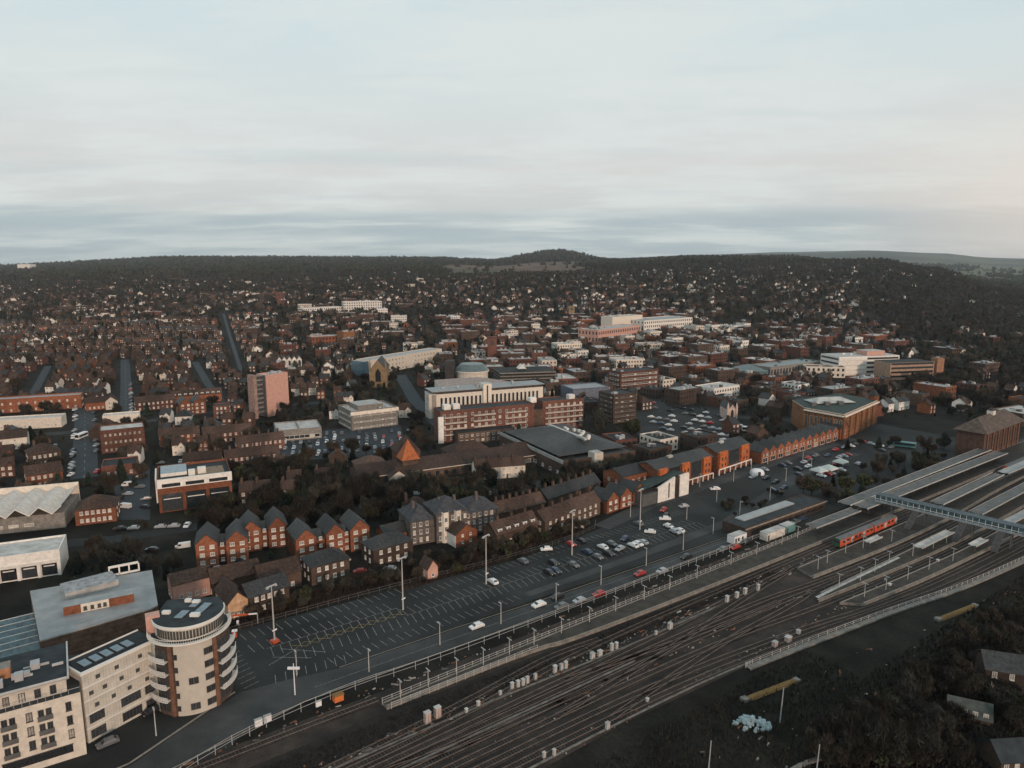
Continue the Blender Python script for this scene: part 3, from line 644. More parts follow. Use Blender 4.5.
# ================================================================== THE APARTMENT COMPLEX, BOTTOM LEFT
def white_block():
    x, y, ang, W = at2((0, 714), (80, 692), 14); W += 16; x -= 16 * cos(ang); y -= 16 * sin(ang); D = 17.0
    b = MB(); b.box(0, W, 0, D, 0, 14, CREAM, ROADM)
    up = MB(); up.box(0, W - 2.2, 1.7, D, 14.003, 16.9, CREAM)
    r = MB(); r.box(-.3, W - 1.6, 1.1, D + .3, 16.903, 17.15, GREYR, FELT); r.box(-.3, W - 1.6, 1.1, 1.35, 17.153, 17.5, PALER)
    r.box(W - 1.9, W - 1.6, 1.35, D, 17.153, 17.6, PALER)
    L = []
    ws = 15.9
    for k_ in range(3):
        z = 4.6 + k_ * 3.05
        for xc, ww in ((W - 2.2, 1.0), (W - 8.8, 1.1), (W - 15.8, 1.1), (W - 18.2, 1.1), (W - 24, 1.1), (W - 27, 1.1)): L.append((xc, 0, z, 0, ww, 1.9))
    ch = [node('wall', b), node('penthouse_wall', up), node('roof', r)] + wins(L, DFRAME, GLASS)
    for k_ in range(3):
        for xc in (W - 6.2, W - 12.2):
            z = 4.1 + k_ * 3.05
            for d_ in (-.65, .65): ch.append(node('window', winmesh(1.0, 2.3, DFRAME, GLASS, False), loc=(xc + d_, 0, z)))
            ch.append(node('balcony_rail', MB().box(-1.3, 1.3, -.3, -.22, 0, .95, DSTEEL).box(-1.3, 1.3, -.3, 0, -.1, 0, DSTEEL, bottom=True), loc=(xc, 0, z + .02)))
    for x0, x1 in ((W - 14, W - 2.2), (W - 30, W - 17)): ch.append(node('shop_window', MB().box(x0, x1, -.06, 0, 1.5, 3.2, GLASS).box(x0 - .1, x1 + .1, -.12, 0, 3.2, 3.35, DFRAME, bottom=True)))
    ch += wins([(W - 4.5 - i * 2.6, 1.7, 14.2, 0, 1.1, 2.0) for i in range(10)], DFRAME, GLASS, False)
    q = MB()
    for i in range(int(W / 1.3)): q.box(i * 1.3, i * 1.3 + .06, .15, .2, 14.003, 15.05, METAL)
    q.box(0, W, .14, .22, 15.0, 15.08, METAL); ch.append(node('terrace_rail', q))
    ch.append(node('ridge_cover', MB().box(0, 2.2, 0, .5, 0, .35, PALER), loc=(W - 10, 6, 17.16))); ch.append(node('ridge_cover', MB().box(0, 4.5, 0, .5, 0, .35, PALER), loc=(W - 9.5, 9.2, 17.16)))
    ch.append(node('ridge_cover', MB().box(0, 2, 0, .6, 0, .35, PALER), loc=(W - 4.5, 7.6, 17.16))); ch.append(node('stair_head', MB().box(0, 5, 0, 3.2, 0, 2.2, mat('ochre_panel', (.36, .17, .09)), CONC), loc=(W - 16.5, 7.5, 17.16)))
    ch += plants(W - 4, D - 4, 17.15, 6, METAL, 2)
    place(node('white_apartment_block', None, ch), x, y, ang, W, D, 'cream apartment block with french balconies and dark flat roof at the lower left corner', 'apartment block', landmark='the cream apartment block')
white_block()
def wing():
    a = G(81, 674, 16); c = G(152, 641, 16); ang = math.atan2(c[1] - a[1], c[0] - a[0]); W = math.dist(a, c) + 1; D = 7.2
    b = MB(); b.box(0, W, 0, D, 0, 15.8, PANEL); r = MB(); r.box(.1, W, .25, D, 15.8, 15.95, FELT); r.box(-.3, W, -.35, .25, 15.6, 16.2, FRAME, bottom=True); r.box(-.3, .1, .25, D, 15.6, 16.2, FRAME); r.box(.1, W, D, D + .3, 15.6, 16.2, FRAME)
    ch = [node('wall', b), node('roof', r)]
    for z in (3.2, 6.3, 9.4, 12.5): ch.append(node('string_course', MB().box(-.1, W, -.22, 0, z, z + .28, FRAME, bottom=True)))
    sm_ = MB().box(-.45, .45, -.05, 0, 0, .9, DFRAME).mesh('window')
    for k_, xs in ((7.3, (2.5, 6, 9.5, 13.5)), (10.4, (1.6, 4.4, 8, 11.6)), (13.4, (3.2, 7.2, 12.4))):
        for q in xs: ch.append(node('window', sm_, loc=(q, 0, k_)))
    for z in (.6, 4.1):
        for x0, x1 in ((.7, 3.8), (W - 9, W - 4.6), (W - 3.6, W - .6)):
            m = MB().box(x0, x1, -.05, 0, z, z + 2.0, GLASS)
            i = x0
            while i < x1: m.box(i, i + .1, -.1, -.05, z, z + 2.0, DFRAME); i += .75
            ch.append(node('ribbon_window', m))
    for i in range(5): ch.append(node('roof_light', MB().box(0, 1.7, 0, 3.0, 0, .3, DFRAME, BLUEG), loc=(1.6 + i * 2.3, 1.9, 15.96)))
    place(node('apartment_wing', None, ch), a[0], a[1], ang, W, D, 'pale panelled wing with glass roof lights between cream block and round tower', 'apartment block', landmark='the panelled apartment wing')
wing()
def round_tower():
    cx, cy = -74.4, 152.4; Rr = 9.6; HT = 17.2
    def arc(r_, a0, a1, n=24): return [(r_ * cos(R(a0 + (a1 - a0) * i / n)), r_ * sin(R(a0 + (a1 - a0) * i / n))) for i in range(n + 1)]
    b = MB(); body = arc(Rr, -150, 40, 48) + [(3.0, 9.6), (-9.5, 6.5)]
    for i in range(len(body)):
        p, q = body[i], body[(i + 1) % len(body)]; th = math.degrees(math.atan2((p[1] + q[1]) / 2, (p[0] + q[0]) / 2))
        m = BR_BRN if (-128 < th < -92 or -26 < th < 30) else (mat('tower_render', (.47, .43, .37), var=.06) if -94 < th < -26 else PANEL)
        b.face([(*p, 0), (*q, 0), (*q, HT), (*p, HT)], m)
    b.face([(*p, HT) for p in body], ROADM)
    ch = [node('wall', b)]
    for a0, a1 in ((-99, -93), (-33, -27)):
        m = MB(); A = arc(Rr + .35, a0, a1, 3); B = arc(Rr, a0, a1, 3); m.prism(A + B[::-1], 0, HT, mat('brick_pilaster', (.19, .095, .06), brick=True)); ch.append(node('brick_pilaster', m))
    def onwall(th, z, me, nm, rad=Rr): ch.append(node(nm, me, loc=(rad * cos(R(th)), rad * sin(R(th)), z), rz=R(th) + pi / 2))
    wm_ = winmesh(1.15, 1.6, DFRAME, GLASS, False); sm_ = winmesh(.8, 1.3, DFRAME, GLASS, False)
    for k_ in range(5):
        z = 1.2 + k_ * 3.1
        onwall(-88, z, sm_, 'window', Rr + .03); onwall(-44, z, wm_, 'window', Rr + .05); onwall(-37, z, wm_, 'window', Rr + .05)
        if k_ in (0, 2): onwall(-68, z, wm_, 'window', Rr + .05); onwall(-61, z, wm_, 'window', Rr + .05)
        for th in (-122, -114, -106): onwall(th, z - .3, winmesh(1.2, 2.3, DFRAME, GLASS, False), 'window', Rr + .05)
        for th in (-20, -12, -4, 6, 16): onwall(th, z - .3, winmesh(1.2, 2.3, DFRAME, GLASS, False), 'window', Rr + .05)
    for k_ in range(1, 5):
        z = .9 + k_ * 3.1
        for a0, a1 in ((-131, -101), (-25, 24)):
            m = MB(); A = arc(Rr + 1.5, a0, a1, 10); B = arc(Rr + .02, a0, a1, 10); m.prism(A + B[::-1], z - .2, z - .02, FRAME, bottom=True)
            rl = MB(); C_ = arc(Rr + 1.42, a0, a1, 10)
            for zz in (z + .3, z + .62, z + .95): 
                A2 = arc(Rr + 1.46, a0, a1, 10); B2 = arc(Rr + 1.38, a0, a1, 10); rl.prism(A2 + B2[::-1], zz, zz + .12, FRAME, bottom=True)
            for p in C_: rl.tube((*p, z), (*p, z + 1.05), .08, .08, FRAME, 4)
            ch.append(node('balcony', m, [node('balcony_rail', rl)]))
    m = MB(); A = arc(Rr + .8, -150, 40, 48); B = arc(Rr - .1, -150, 40, 48); m.prism(A + B[::-1], HT, HT + .3, FRAME, bottom=True); ch.append(node('cornice', m))
    m = MB()
    A2 = arc(Rr + .72, -150, 40, 40); B2 = arc(Rr + .64, -150, 40, 40); m.prism(A2 + B2[::-1], HT + 1.2, HT + 1.3, FRAME, bottom=True)
    for p in arc(Rr + .68, -150, 40, 60): m.tube((*p, HT + .3), (*p, HT + 1.25), .05, .05, FRAME, 4)
    ch.append(node('roof_terrace_rail', m))
    pent = arc(8.4, -150, 30, 40) + [(3.5, 8.6), (-8.4, 6.6)]
    m = MB(); m.prism(pent, HT + .302, HT + 3.1, PANEL); ch.append(node('penthouse_wall', m))
    sl = MB().box(-.3, .3, -.05, .0, 0, 1.9, DFRAME).mesh('window')
    for i in range(28): onwall(-128 + i * 5.4, HT + .7, sl, 'window', 8.45)
    for rr_, a0, a1 in (((9.0), -150, 34),):
        m = MB(); rp = arc(9.0, -150, 34, 44) + [(4.2, 9.3), (-9.1, 7.2)]; m.prism(rp, HT + 3.103, HT + 3.45, FRAME, FELT, bottom=True)
        A2 = arc(9.0, -150, 34, 44); B2 = arc(8.75, -150, 34, 44); m.prism(A2 + B2[::-1], HT + 3.453, HT + 3.75, FRAME)
        ch.append(node('roof', m))
    zt = HT + 3.46
    for x_, y_, w_, d_ in ((-2.4, -3.5, 2.2, 4.2), (1.6, -.6, 2.2, 5.6), (-1.2, 2.6, 1.9, 3.6)):
        ch.append(node('roof_light', MB().box(0, w_, 0, d_, 0, .28, DFRAME, BLUEG), loc=(x_, y_, zt), rz=R(-6)))
    for x_, y_, w_, d_ in ((-6.6, -1.2, 2.0, 1.0), (-1.2, 4.6, 1.9, 1.3), (1.4, -2.6, 2.4, 1.2), (-3.6, 5.6, 1.6, 1.0)): ch.append(node('roof_hatch', MB().box(0, w_, 0, d_, 0, .7, FRAME), loc=(x_, y_, zt)))
    m = MB().box(-1.7, 1.7, -1.4, 1.4, 0, HT + 4.0, PINKW); ch.append(node('stair_shaft', m, loc=(-8.6, -2.2, 0), rz=R(30)))
    o = place(node('round_apartment_tower', None, ch), cx, cy, 0, 1, 1, 'round cream apartment tower with curved white balconies and dark roof', 'apartment tower', landmark='the round cream tower'); mark(cx - 10, cy - 10, 0, 20, 20); o.scale = (.86, .86, 1)
round_tower()
def metal_hall():
    z = 10.5; P = [G(40, 642, z), G(150, 610, z), G(158, 606, z), G(152, 571, z), G(30, 592, z)]; cx, cy = P[0]; P = [(a - cx, b_ - cy) for a, b_ in P]
    b = MB().prism(P, 0, z, mat('brown_cladding', (.13, .08, .058), var=.3, wave=(.25, 'Z', .2))); r = MB().prism(P, z + .003, z + .35, PALER, GREYR)
    ch = [node('wall', b), node('roof', r)]
    def onroof(px, py): q = G(px, py, z + .35); return q[0] - cx, q[1] - cy
    a = onroof(66, 600); c = onroof(119, 586); an = math.atan2(c[1] - a[1], c[0] - a[0]); W = math.dist(a, c)
    ch.append(node('roof_box', MB().box(0, W, 0, 8, 0, 1.8, PALER, mat('roof_plant_top', (.30, .31, .32), var=.3)), loc=(*a, z + .353), rz=an))
    a = onroof(64, 616); c = onroof(134, 602); an = math.atan2(c[1] - a[1], c[0] - a[0]); W = math.dist(a, c)
    m = MB(); m.box(0, W * .24, 0, 4, 0, 2.3, BR_ORG, GREYR); m.box(W * .24, W * .64, .05, 4, 0, 2.25, CREAM, GREYR); m.box(W * .64, W, 0, 4, 0, 2.3, BR_ORG, GREYR); ch.append(node('clerestory', m, wins([(W * q, .05, .5, 0, .8, 1.0) for q in (.3, .4, .5, .58)], DFRAME), loc=(*a, z + .353), rz=an))
    e = MB()
    for k_ in range(3): ribbon(e, [(P[0][0] + .3, P[0][1] + .5), (P[1][0], P[1][1] + .5)], .06, z + .7 + k_ * .3, z + .76 + k_ * .3, METAL)
    ch.append(node('roof_rail', e))
    a = onroof(109, 577); c = onroof(139, 571); an = math.atan2(c[1] - a[1], c[0] - a[0]); W = math.dist(a, c); m = MB()
    for i in range(4): m.box(i * W / 3.06, i * W / 3.06 + .4, 0, .4, 0, 2.4, FRAME)
    m.box(0, W, 0, .4, 2.4, 3, FRAME, bottom=True); m.box(0, W, 0, .4, 0, .5, FRAME); ch.append(node('roof_screen', m, loc=(*a, z + .353), rz=an))
    o = inst(node('metal_roofed_hall', None, ch), None, (cx, cy, 0)); tag(o, 'big hall with pale blue-grey metal roof and brown clad front wall', 'hall'); mark(cx - 22, cy, R(20), 50, 38); LAND.append(('the metal roofed hall', cx, cy + 20))
metal_hall()
def glasshouse():
    x, y = G(-30, 665, 7.5); a0 = G(-30, 665, 7.5); c = G(26, 650, 7.5); an = math.atan2(c[1] - a0[1], c[0] - a0[0]); ch = [node('wall', MB().box(0, 20, 0, 22, 0, 6.5, mat('dark_cladding', (.05, .055, .06))))]
    for i in range(6):
        m = MB(); y0 = i * 3.6; m.face([(.3, y0, 6.6), (19, y0, 6.6), (19, y0 + 1.8, 8), (.3, y0 + 1.8, 8)], TEALG); m.face([(.3, y0 + 1.8, 8), (19, y0 + 1.8, 8), (19, y0 + 3.6, 6.6), (.3, y0 + 3.6, 6.6)], TEALG)
        m.box(.2, 19.2, y0 + 1.72, y0 + 1.88, 7.95, 8.1, FRAME); m.face([(19, y0, 6.6), (19, y0 + 3.6, 6.6), (19, y0 + 1.8, 8)], TEALG); ch.append(node('glazed_ridge', m))
    place(node('glazed_atrium', None, ch), x, y, an, 20, 22, 'teal glass roof with rows of pitched ridges at the left edge', 'glass roof')
glasshouse()
def bays(n, wm, fr, top=.75):
    """tall framed bays across a front: piers and lintel standing proud, dark glass in between"""
    def f(W, D, h):
        ch = []
        pw = .9
        for i in range(n + 1): ch.append(node('pier', MB().box(0, pw, -.5, 0, 0, h * top, wm), loc=(i * (W - pw) / n, 0, 0)))
        ch.append(node('lintel', MB().box(0, W, -.45, 0, h * top, h * top + .8, wm, bottom=True)))
        for i in range(n):
            x0 = i * (W - pw) / n + pw; x1 = (i + 1) * (W - pw) / n; ch.append(node('glazing', MB().box(x0 + .2, x1 - .2, -.06, 0, .4, h * top - .2, GLASS)))
            ch.append(node('sign_band', MB().box(x0 + .8, x1 - .8, -.2, -.08, h * .42, h * .42 + .35, fr)))
        return ch
    return f
building('white_flat_building', 'white flat-roofed building with three dark glazed bays at the left edge', 'office', (-45, 590), (62, 574), 0, 14, 8, rm=PALER, wm=WHITE, storeys=0, extra=bays(5, WHITE, WHITE, .55), landmark='the white three-bay building')
building('brick_office', 'orange brick office with white parapet, tall framed bays and blue roof panels', 'office', (160, 513), (233, 503), 0, 24, 12.5, rm=FELT, wm=BR_ORG, storeys=0, landmark='the white-topped brick office', par=.9,
         extra=lambda W, D, h: bays(3, BR_ORG, FRAME, .62)(W, D, h) + [node('white_parapet', MB().box(-.25, W + .25, -.7, .5, h - 2.3, h + 1.25, WHITE, bottom=True)), node('top_window', MB().box(1.5, W * .3, -.78, -.7, h - 1.9, h - .5, GLASS)), node('top_window', MB().box(W * .37, W * .62, -.78, -.7, h - 1.9, h - .5, GLASS)), node('top_window', MB().box(W * .69, W - 1.5, -.78, -.7, h - 1.9, h - .5, GLASS)),
                                         node('roof_plant', MB().box(0, 2.5, 0, 2.4, 0, 2.4, WHITE), loc=(W * .42, 5, h + .03)), node('roof_plant', MB().box(0, 3.2, 0, 2.6, 0, 2.6, WHITE), loc=(W * .55, 6.5, h + .03)), node('glazed_roof', MB().box(0, W * .36, 0, 13, 0, 1.4, WHITE, BLUEG), loc=(1.2, 8, h + .03)), node('roof_deck', MB().box(0, W * .42, 0, 12, 0, .12, CONC, mat('tan_gravel', (.22, .16, .11))), loc=(W * .5, 4, h + .03)), node('side_screen', MB().box(-.9, -.3, 4, 20, 3, h + 1, WHITE))])
# folded white roof
def folded():
    x, y, an, W = at2((-30, 540), (64, 530), 0); D = 27; b = MB().box(0, W, 3, D, 0, 6, CONC); r = MB(); n = 4
    rm_ = mat('white_ribbed_roof', (.74, .69, .63), var=.12, wave=(.55, 'Y', .5))
    for i in range(n):
        a0, a1, a2 = W * i / n, W * (i + .5) / n, W * (i + 1) / n
        r.face([(a0, 0, 10), (a1, 1.5, 6.6), (a1, D, 8), (a0, D, 10)], rm_); r.face([(a1, 1.5, 6.6), (a2, 0, 10), (a2, D, 10), (a1, D, 8)], rm_)
        r.face([(a0, 0, 10), (a1, 1.5, 6.6), (a1, 1.5, 6.1), (a0, 0, 9.5)], WHITE); r.face([(a1, 1.5, 6.6), (a2, 0, 10), (a2, 0, 9.5), (a1, 1.5, 6.1)], WHITE)
    ch = [node('wall', b), node('folded_roof', r), node('back_parapet', MB().box(0, W, D + .1, D + .8, 0, 10.8, CREAM))] + wins([(3 + i * 5, 3, 1.8, 0, 3.2, 1.2) for i in range(int(W / 5) - 1)], FRAME, PANE, False, False)
    place(node('folded_roof_hall', None, ch), x, y, an, W, D, 'hall with a folded white ribbed roof in sharp pleats', 'hall', landmark='the folded white roof')
folded()
building('tower_block', 'slab tower block with a blank pink end wall and roof plant', 'tower block', (268, 417), (293, 412), 0, 10, 27, wm=PINKW, rm=PALER, storeys=0, nplant=9, landmark='the pink tower block', w_=17, par=.8,
         extra=lambda W, D, h: [node('shaded_side', MB().box(-.25, 0, .4, D, 0, h + .5, mat('side_shade', (.12, .115, .12)))), node('stair_tower', MB().box(-8.6, -6.2, 1, 7.5, 0, h + 1.5, mat('pink_concrete', (.30, .20, .17))))] + [node('link_floor', MB().box(-6.2, 0, 3.2, 5.2, z, z + .9, CONC, bottom=True)) for z in range(3, 29, 3)])  # whole left side coloured dark for its shade, away from the sun
building('podium_hall', 'low hall with a pale flat roof in front of the pink tower block', 'hall', (277, 442), (322, 438), 0, 22, 6, wm=CONC, rm=PALER, storeys=1, cols=8, scols=5, ww=3, wh=2, bars=False, landmark='the pale roofed podium hall', extra=lambda W, D, h: [node('roof_joint', MB().box(W * .48, W * .52, .5, D - .5, h + .03, h + .4, CONC))])
building('concrete_office', 'square pale concrete building with stepped roof and dark ground floor', 'office', (352, 431), (398, 425), 0, 24, 11, wm=CONC, rm=PALER, storeys=3, cols=14, scols=8, ww=1.3, wh=.8, bars=False, nplant=5, landmark='the square concrete office', par=1,
         extra=lambda W, D, h: [node('roof_storey', MB().box(W * .2, W * .75, 5, D - 4, h + .03, h + 3, CONC, PALER)), node('cornice', MB().box(-.6, W + .6, -.6, -.003, h - 1.6, h + .4, CREAM, bottom=True))])
# brick apartments with balconies
def brick_flats():
    x, y, an, W = at2((441, 443), (586, 428), 0); b, r = walls_roof('flat', W * .62, 13, 17.5, 0, BR_RED, FELT); walls_roof('flat', W * .30, 12, 17.5, 0, BR_RED, FELT, x0=W * .70, y0=3.5, b=b, r=r); walls_roof('flat', W * .08 - .01, 9, 13, 0, BR_BRN, FELT, x0=W * .62 + .005, y0=3.5, b=b, r=r); ch = [node('wall', b), node('roof', r)]
    n = 22; L = []
    for k_ in range(6):
        for i in range(n):
            f = (i + .5) / n
            if k_ < 5 and not (.61 < f < .71): L.append((W * f, 0 if f < .62 else 3.5, 1.2 + k_ * 3.3, 0, 1.5, 1.7))
    ch += wins(L, FRAME, GLASS, False)
    for k_ in range(1, 5):
        for i in range(5): ch.append(node('balcony', MB().box(0, W / 7.0, -1.3, 0, -.15, .0, FRAME, bottom=True).box(0, W / 7.0, -1.3, -1.22, 0, .7, mat('balcony_panel', (.45, .40, .34)))  , loc=(W * (.02, .21, .42, .715, .845)[i], 0 if i < 3 else 3.5, .9 + k_ * 3.3)))
    for q in (.04, .1, .62, .9): ch.append(node('stair_head', MB().box(0, 4, 0, 4, 0, 2.8, WHITE), loc=(W * q, 5, 17.53)))
    ch.append(node('vent_shaft', MB().box(0, 3, -1.2, 0, 0, 15, WHITE), loc=(-1.6, 0, 0)))
    ch.append(node('front_range', MB().box(W * .08, W * .45, -8, -.01, 0, 6.5, BR_BRN, FELT), wins([(W * .08 + 2 + i * 3.2, -8, z, 0, 1.6, 1.4) for i in range(9) for z in (1, 4)], FRAME, GLASS, False)))
    place(node('brick_apartments', None, ch), x, y, an, W, 13, 'long red brick apartment block with rows of white balconies', 'apartment block', landmark='the long red brick apartments')
brick_flats()
def hotel():
    x, y, an, W = at2((432, 405), (543, 396), 9); b, r = walls_roof('flat', W, 16, 15, 0, CREAM, GREYR); ch = [node('wall', b), node('roof', r)]
    n = 24
    ch += [node('window', winmesh(1.8, 6.4, FRAME, GLASS, False, False), loc=(5 + (W - 8) * (i + .5) / n, 0, 6.8)) for i in range(n)]
    ch.append(node('top_storey', MB().box(3, W - 2, 1.5, 15, 15.02, 17.2, mat('dark_band', (.07, .065, .065))))); ch.append(node('upper_roof', MB().box(0, W * .43, -.5, 16, 17.23, 17.7, GREYR, bottom=True).box(W * .5, W + 1, -.5, 16, 17.23, 17.7, GREYR, bottom=True)))
    ch.append(node('lift_tower', MB().box(0, 6, -1.5, 6, 0, 20.5, CREAM, PALER), [node('slot', MB().box(2.4, 3.4, -1.6, -1.5, 8, 19.5, DFRAME))], loc=(W * .44, 0, 0)))
    ch.append(node('rear_roof', MB().prism([(10, 16.5), (W * .8, 16.5), (W * .62, 46), (16, 46)], 0, 17.5, CREAM, mat('roof_buff', (.33, .26, .23))))); ch.append(node('side_tower', MB().box(-2, 3, 0, 8, 0, 16, CREAM, PALER))); ch += plants(W, 14, 17.7, 5)
    ch += wins([(-2, 1 + j * 2.6, 3 + k_ * 4.2, -pi / 2, 1.6, 2.6) for j in range(3) for k_ in range(3)], FRAME, GLASS, False)
    place(node('cream_hotel', None, ch), x, y, an, W, 40, 'large cream block of tall windows with grey roofs and central lift tower', 'hotel', landmark='the large cream hotel')
hotel()
def drum():
    x, y = G(472, 372, 12); ch = [node('wall', MB().prism([(13 * cos(2 * pi * i / 28), 13 * sin(2 * pi * i / 28)) for i in range(28)], 0, 13, CREAM))]
    m = MB(); P = [(14 * cos(2 * pi * i / 28), 14 * sin(2 * pi * i / 28)) for i in range(28)]; Q = [(9 * cos(2 * pi * i / 28), 9 * sin(2 * pi * i / 28)) for i in range(28)]
    for i in range(28): j = (i + 1) % 28; m.face([(*P[i], 14), (*P[j], 14), (*Q[j], 19), (*Q[i], 19)], TEALR)
    m.face([(*q, 19) for q in Q], TEALR); ch.append(node('glazed_roof', m)); ch.append(node('ring_cornice', MB().prism(P, 13.003, 14, WHITE, bottom=True)))
    ch.append(node('dark_stair_tower', MB().box(-21, -14, -9, 2, 0, 22, mat('dark_tower', (.045, .04, .04)))))
    place(node('round_theatre', None, ch), x, y, 0, 1, 1, 'round building with a teal glass drum roof behind the large cream hotel', 'theatre', landmark='the teal glass drum'); mark(x - 14, y - 14, 0, 28, 28)
drum()
building('curved_terrace', 'long pale curved-looking office range with small dark square windows', 'office', (369, 371), (442, 358), 4, 16, 13, wm=CREAM, rm=GREYR, storeys=3, cols=22, scols=4, ww=1.4, wh=1.6, fr=CREAM, bars=False, landmark='the long pale office range', extra=lambda W, D, h: [node('glazed_end', MB().box(-6, -.1, 0, D, 0, h, BLUEG, PALER))])
def church(px, py, label, h=22, w_=9, wm=STONE, nave=26, nm='the church front'):
    x, y = G(px, py); b, r = walls_roof('gy', w_, nave, h * .62, h * .3, wm, SLATE, ov=.2); ch = [node('wall', b), node('roof', r)]
    for xx in (-.9, w_ - .3): ch.append(node('pinnacle', MB().box(0, 1.2, -.4, .8, 0, h * .8, wm).tube((.6, .2, h * .8), (.6, .2, h), .7, .02, wm, 4)))if 0 else ch.append(node('pinnacle', MB().box(0, 1.2, -.4, .8, 0, h * .8, wm).tube((.6, .2, h * .8), (.6, .2, h * 1.0), .7, .02, wm, 4), loc=(xx, 0, 0)))
    m = MB(); m.box(w_ * .32, w_ * .68, -.08, 0, h * .2, h * .5, GLASS); m.face([(w_ * .32, -.08, h * .5), (w_ * .68, -.08, h * .5), (w_ * .5, -.08, h * .64)], GLASS); ch.append(node('arched_window', m)); ch.append(node('door', MB().box(w_ * .38, w_ * .62, -.08, 0, 0, h * .14, DFRAME)))
    place(node('church', None, ch), x, y, R(3), w_, nave, label, 'church', landmark=nm)
church(371, 388, 'yellow stone church front with pinnacles and a tall gothic window', 25, 12, nm='the yellow church front')
church(728, 421, 'small pale pink gabled chapel front at the town car park edge', 12, 5, mat('pale_pink', (.52, .40, .35)), 16, nm='the pink chapel')
def square_tower(px, py, w_, h, wm, label, cap=None, nm=None):
    x, y = G(px, py); z0 = terr(x, y)
    if z0 > 5:
        for _ in range(6): z0 = terr(x, y); x, y = G(px, py, z0)
    ch = [node('wall', MB().box(0, w_, 0, w_, -3, h, wm)), node('belfry_opening', MB().box(w_ * .3, w_ * .7, -.06, 0, h * .7, h * .88, DFRAME)), node('parapet', MB().box(-.3, w_ + .3, -.3, w_ + .3, h + .003, h + 1, wm))]
    if cap: ch.append(node('spire', MB().face([(0, 0, h + 1), (w_, 0, h + 1), (w_ / 2, w_ / 2, h + cap)], SLATE).face([(w_, 0, h + 1), (w_, w_, h + 1), (w_ / 2, w_ / 2, h + cap)], SLATE).face([(w_, w_, h + 1), (0, w_, h + 1), (w_ / 2, w_ / 2, h + cap)], SLATE).face([(0, w_, h + 1), (0, 0, h + 1), (w_ / 2, w_ / 2, h + cap)], SLATE)))
    o = inst(node('church_tower', None, ch), None, (x, y, z0), R(5)); tag(o, label, 'tower'); mark(x, y, 0, w_, w_)
    if nm: LAND.append((nm, x, y))
square_tower(488, 362, 9, 24, BR_RED, 'square red brick tower standing behind the large cream hotel', nm='the red brick tower')
square_tower(276, 303, 12, 20, BR_RED, 'pink brick church tower on the far left hillside', nm='the far pink church tower')
square_tower(569, 318, 9, 18, STONE, 'ochre stone church tower in the middle of the far town', nm='the ochre church tower')
square_tower(822, 283, 6, 14, CREAM, 'slim pale church tower high on the wooded hill', 10, nm='the slim hill tower')
def carpark_block():
    x, y, an, W = at2((500, 386), (556, 384), 2); ch = [node('wall', MB().box(1, W - 1, 1, 29, 0, 11, mat('deck_shade', (.03, .03, .03))))]  # near-black core puts the shade between the open decks into colour
    for k_ in range(5): ch.append(node('deck', MB().box(0, W, 0, 30, 1.6 + k_ * 2.5, 2.6 + k_ * 2.5, CONC, ASPH, bottom=True)))
    ch.append(node('stair_roof', MB().face([(W * .35, 6, 14.5), (W * .5, 6, 14.5), (W * .425, 6, 18)], FRAME).face([(W * .35, 6, 14.5), (W * .35, 14, 14.5), (W * .425, 14, 18), (W * .425, 6, 18)], FRAME).face([(W * .5, 6, 14.5), (W * .5, 14, 14.5), (W * .425, 14, 18), (W * .425, 6, 18)], FRAME)))
    place(node('multistorey_car_park', None, ch), x, y, an, W, 30, 'grey multi-storey car park with open concrete decks behind the cream hotel', 'car park', landmark='the multi-storey car park')
carpark_block()
building('brown_office', 'dark brown office block with banded windows beside a round tree', 'office', (613, 424), (636, 421), 0, 16, 18, wm=BR_BRN, rm=FELT, storeys=6, cols=7, scols=5, ww=1.9, wh=1.0, fr=CONC, bars=False, nplant=3, landmark='the dark brown office block')
building('striped_office', 'red brick office with white window bands and flat roof in the town centre', 'office', (620, 392), (658, 388), 0, 16, 15, wm=BR_RED, rm=FELT, storeys=4, cols=12, scols=4, ww=2.2, wh=1.5, landmark='the striped brick office', nplant=3)
building('steel_office', 'low blue-grey metal office with a bright roof edge in town centre', 'office', (573, 402), (609, 399), 0, 20, 9, wm=mat('blue_grey_panel', (.13, .15, .19)), rm=GREYR, storeys=0, landmark='the blue-grey metal office')
building('slate_hall_left', 'dark slate roofed hall with a long brick side wall and pale ridge vents', 'hall', (563, 478), (612, 470), 0, 66, 7.5, kind='flat', wm=BR_BRN, rm=SLATE, storeys=1, cols=5, scols=9, ww=2, wh=1.6, landmark='the dark roofed leisure hall', w_=42,
         extra=lambda W, D, h: [node('pitched_roof', walls_roof('hip', W - 3, D - 8, 1.2, 4.5, SLATE, SLATE, ov=.2)[1], loc=(1.5, 6, h + .3)), node('entrance_tower', MB().box(W * .38, W * .5, -2.5, 3, 0, h + 3, CREAM, PALER)), node('ridge_vents', MB().box(W * .5, W * .54, 14, D - 16, h + 5, h + 6.0, PALER, bottom=True)), node('parapet', MB().box(-.35, .0, 0, D, h - .8, h + .9, PALER))] + [node('roof_plant', MB().box(0, 1.4, 0, 1.6, 0, 1.3, WHITE), loc=(W * .56 + random.random() * 6, 16 + i * 3, h + 4.6)) for i in range(9)])
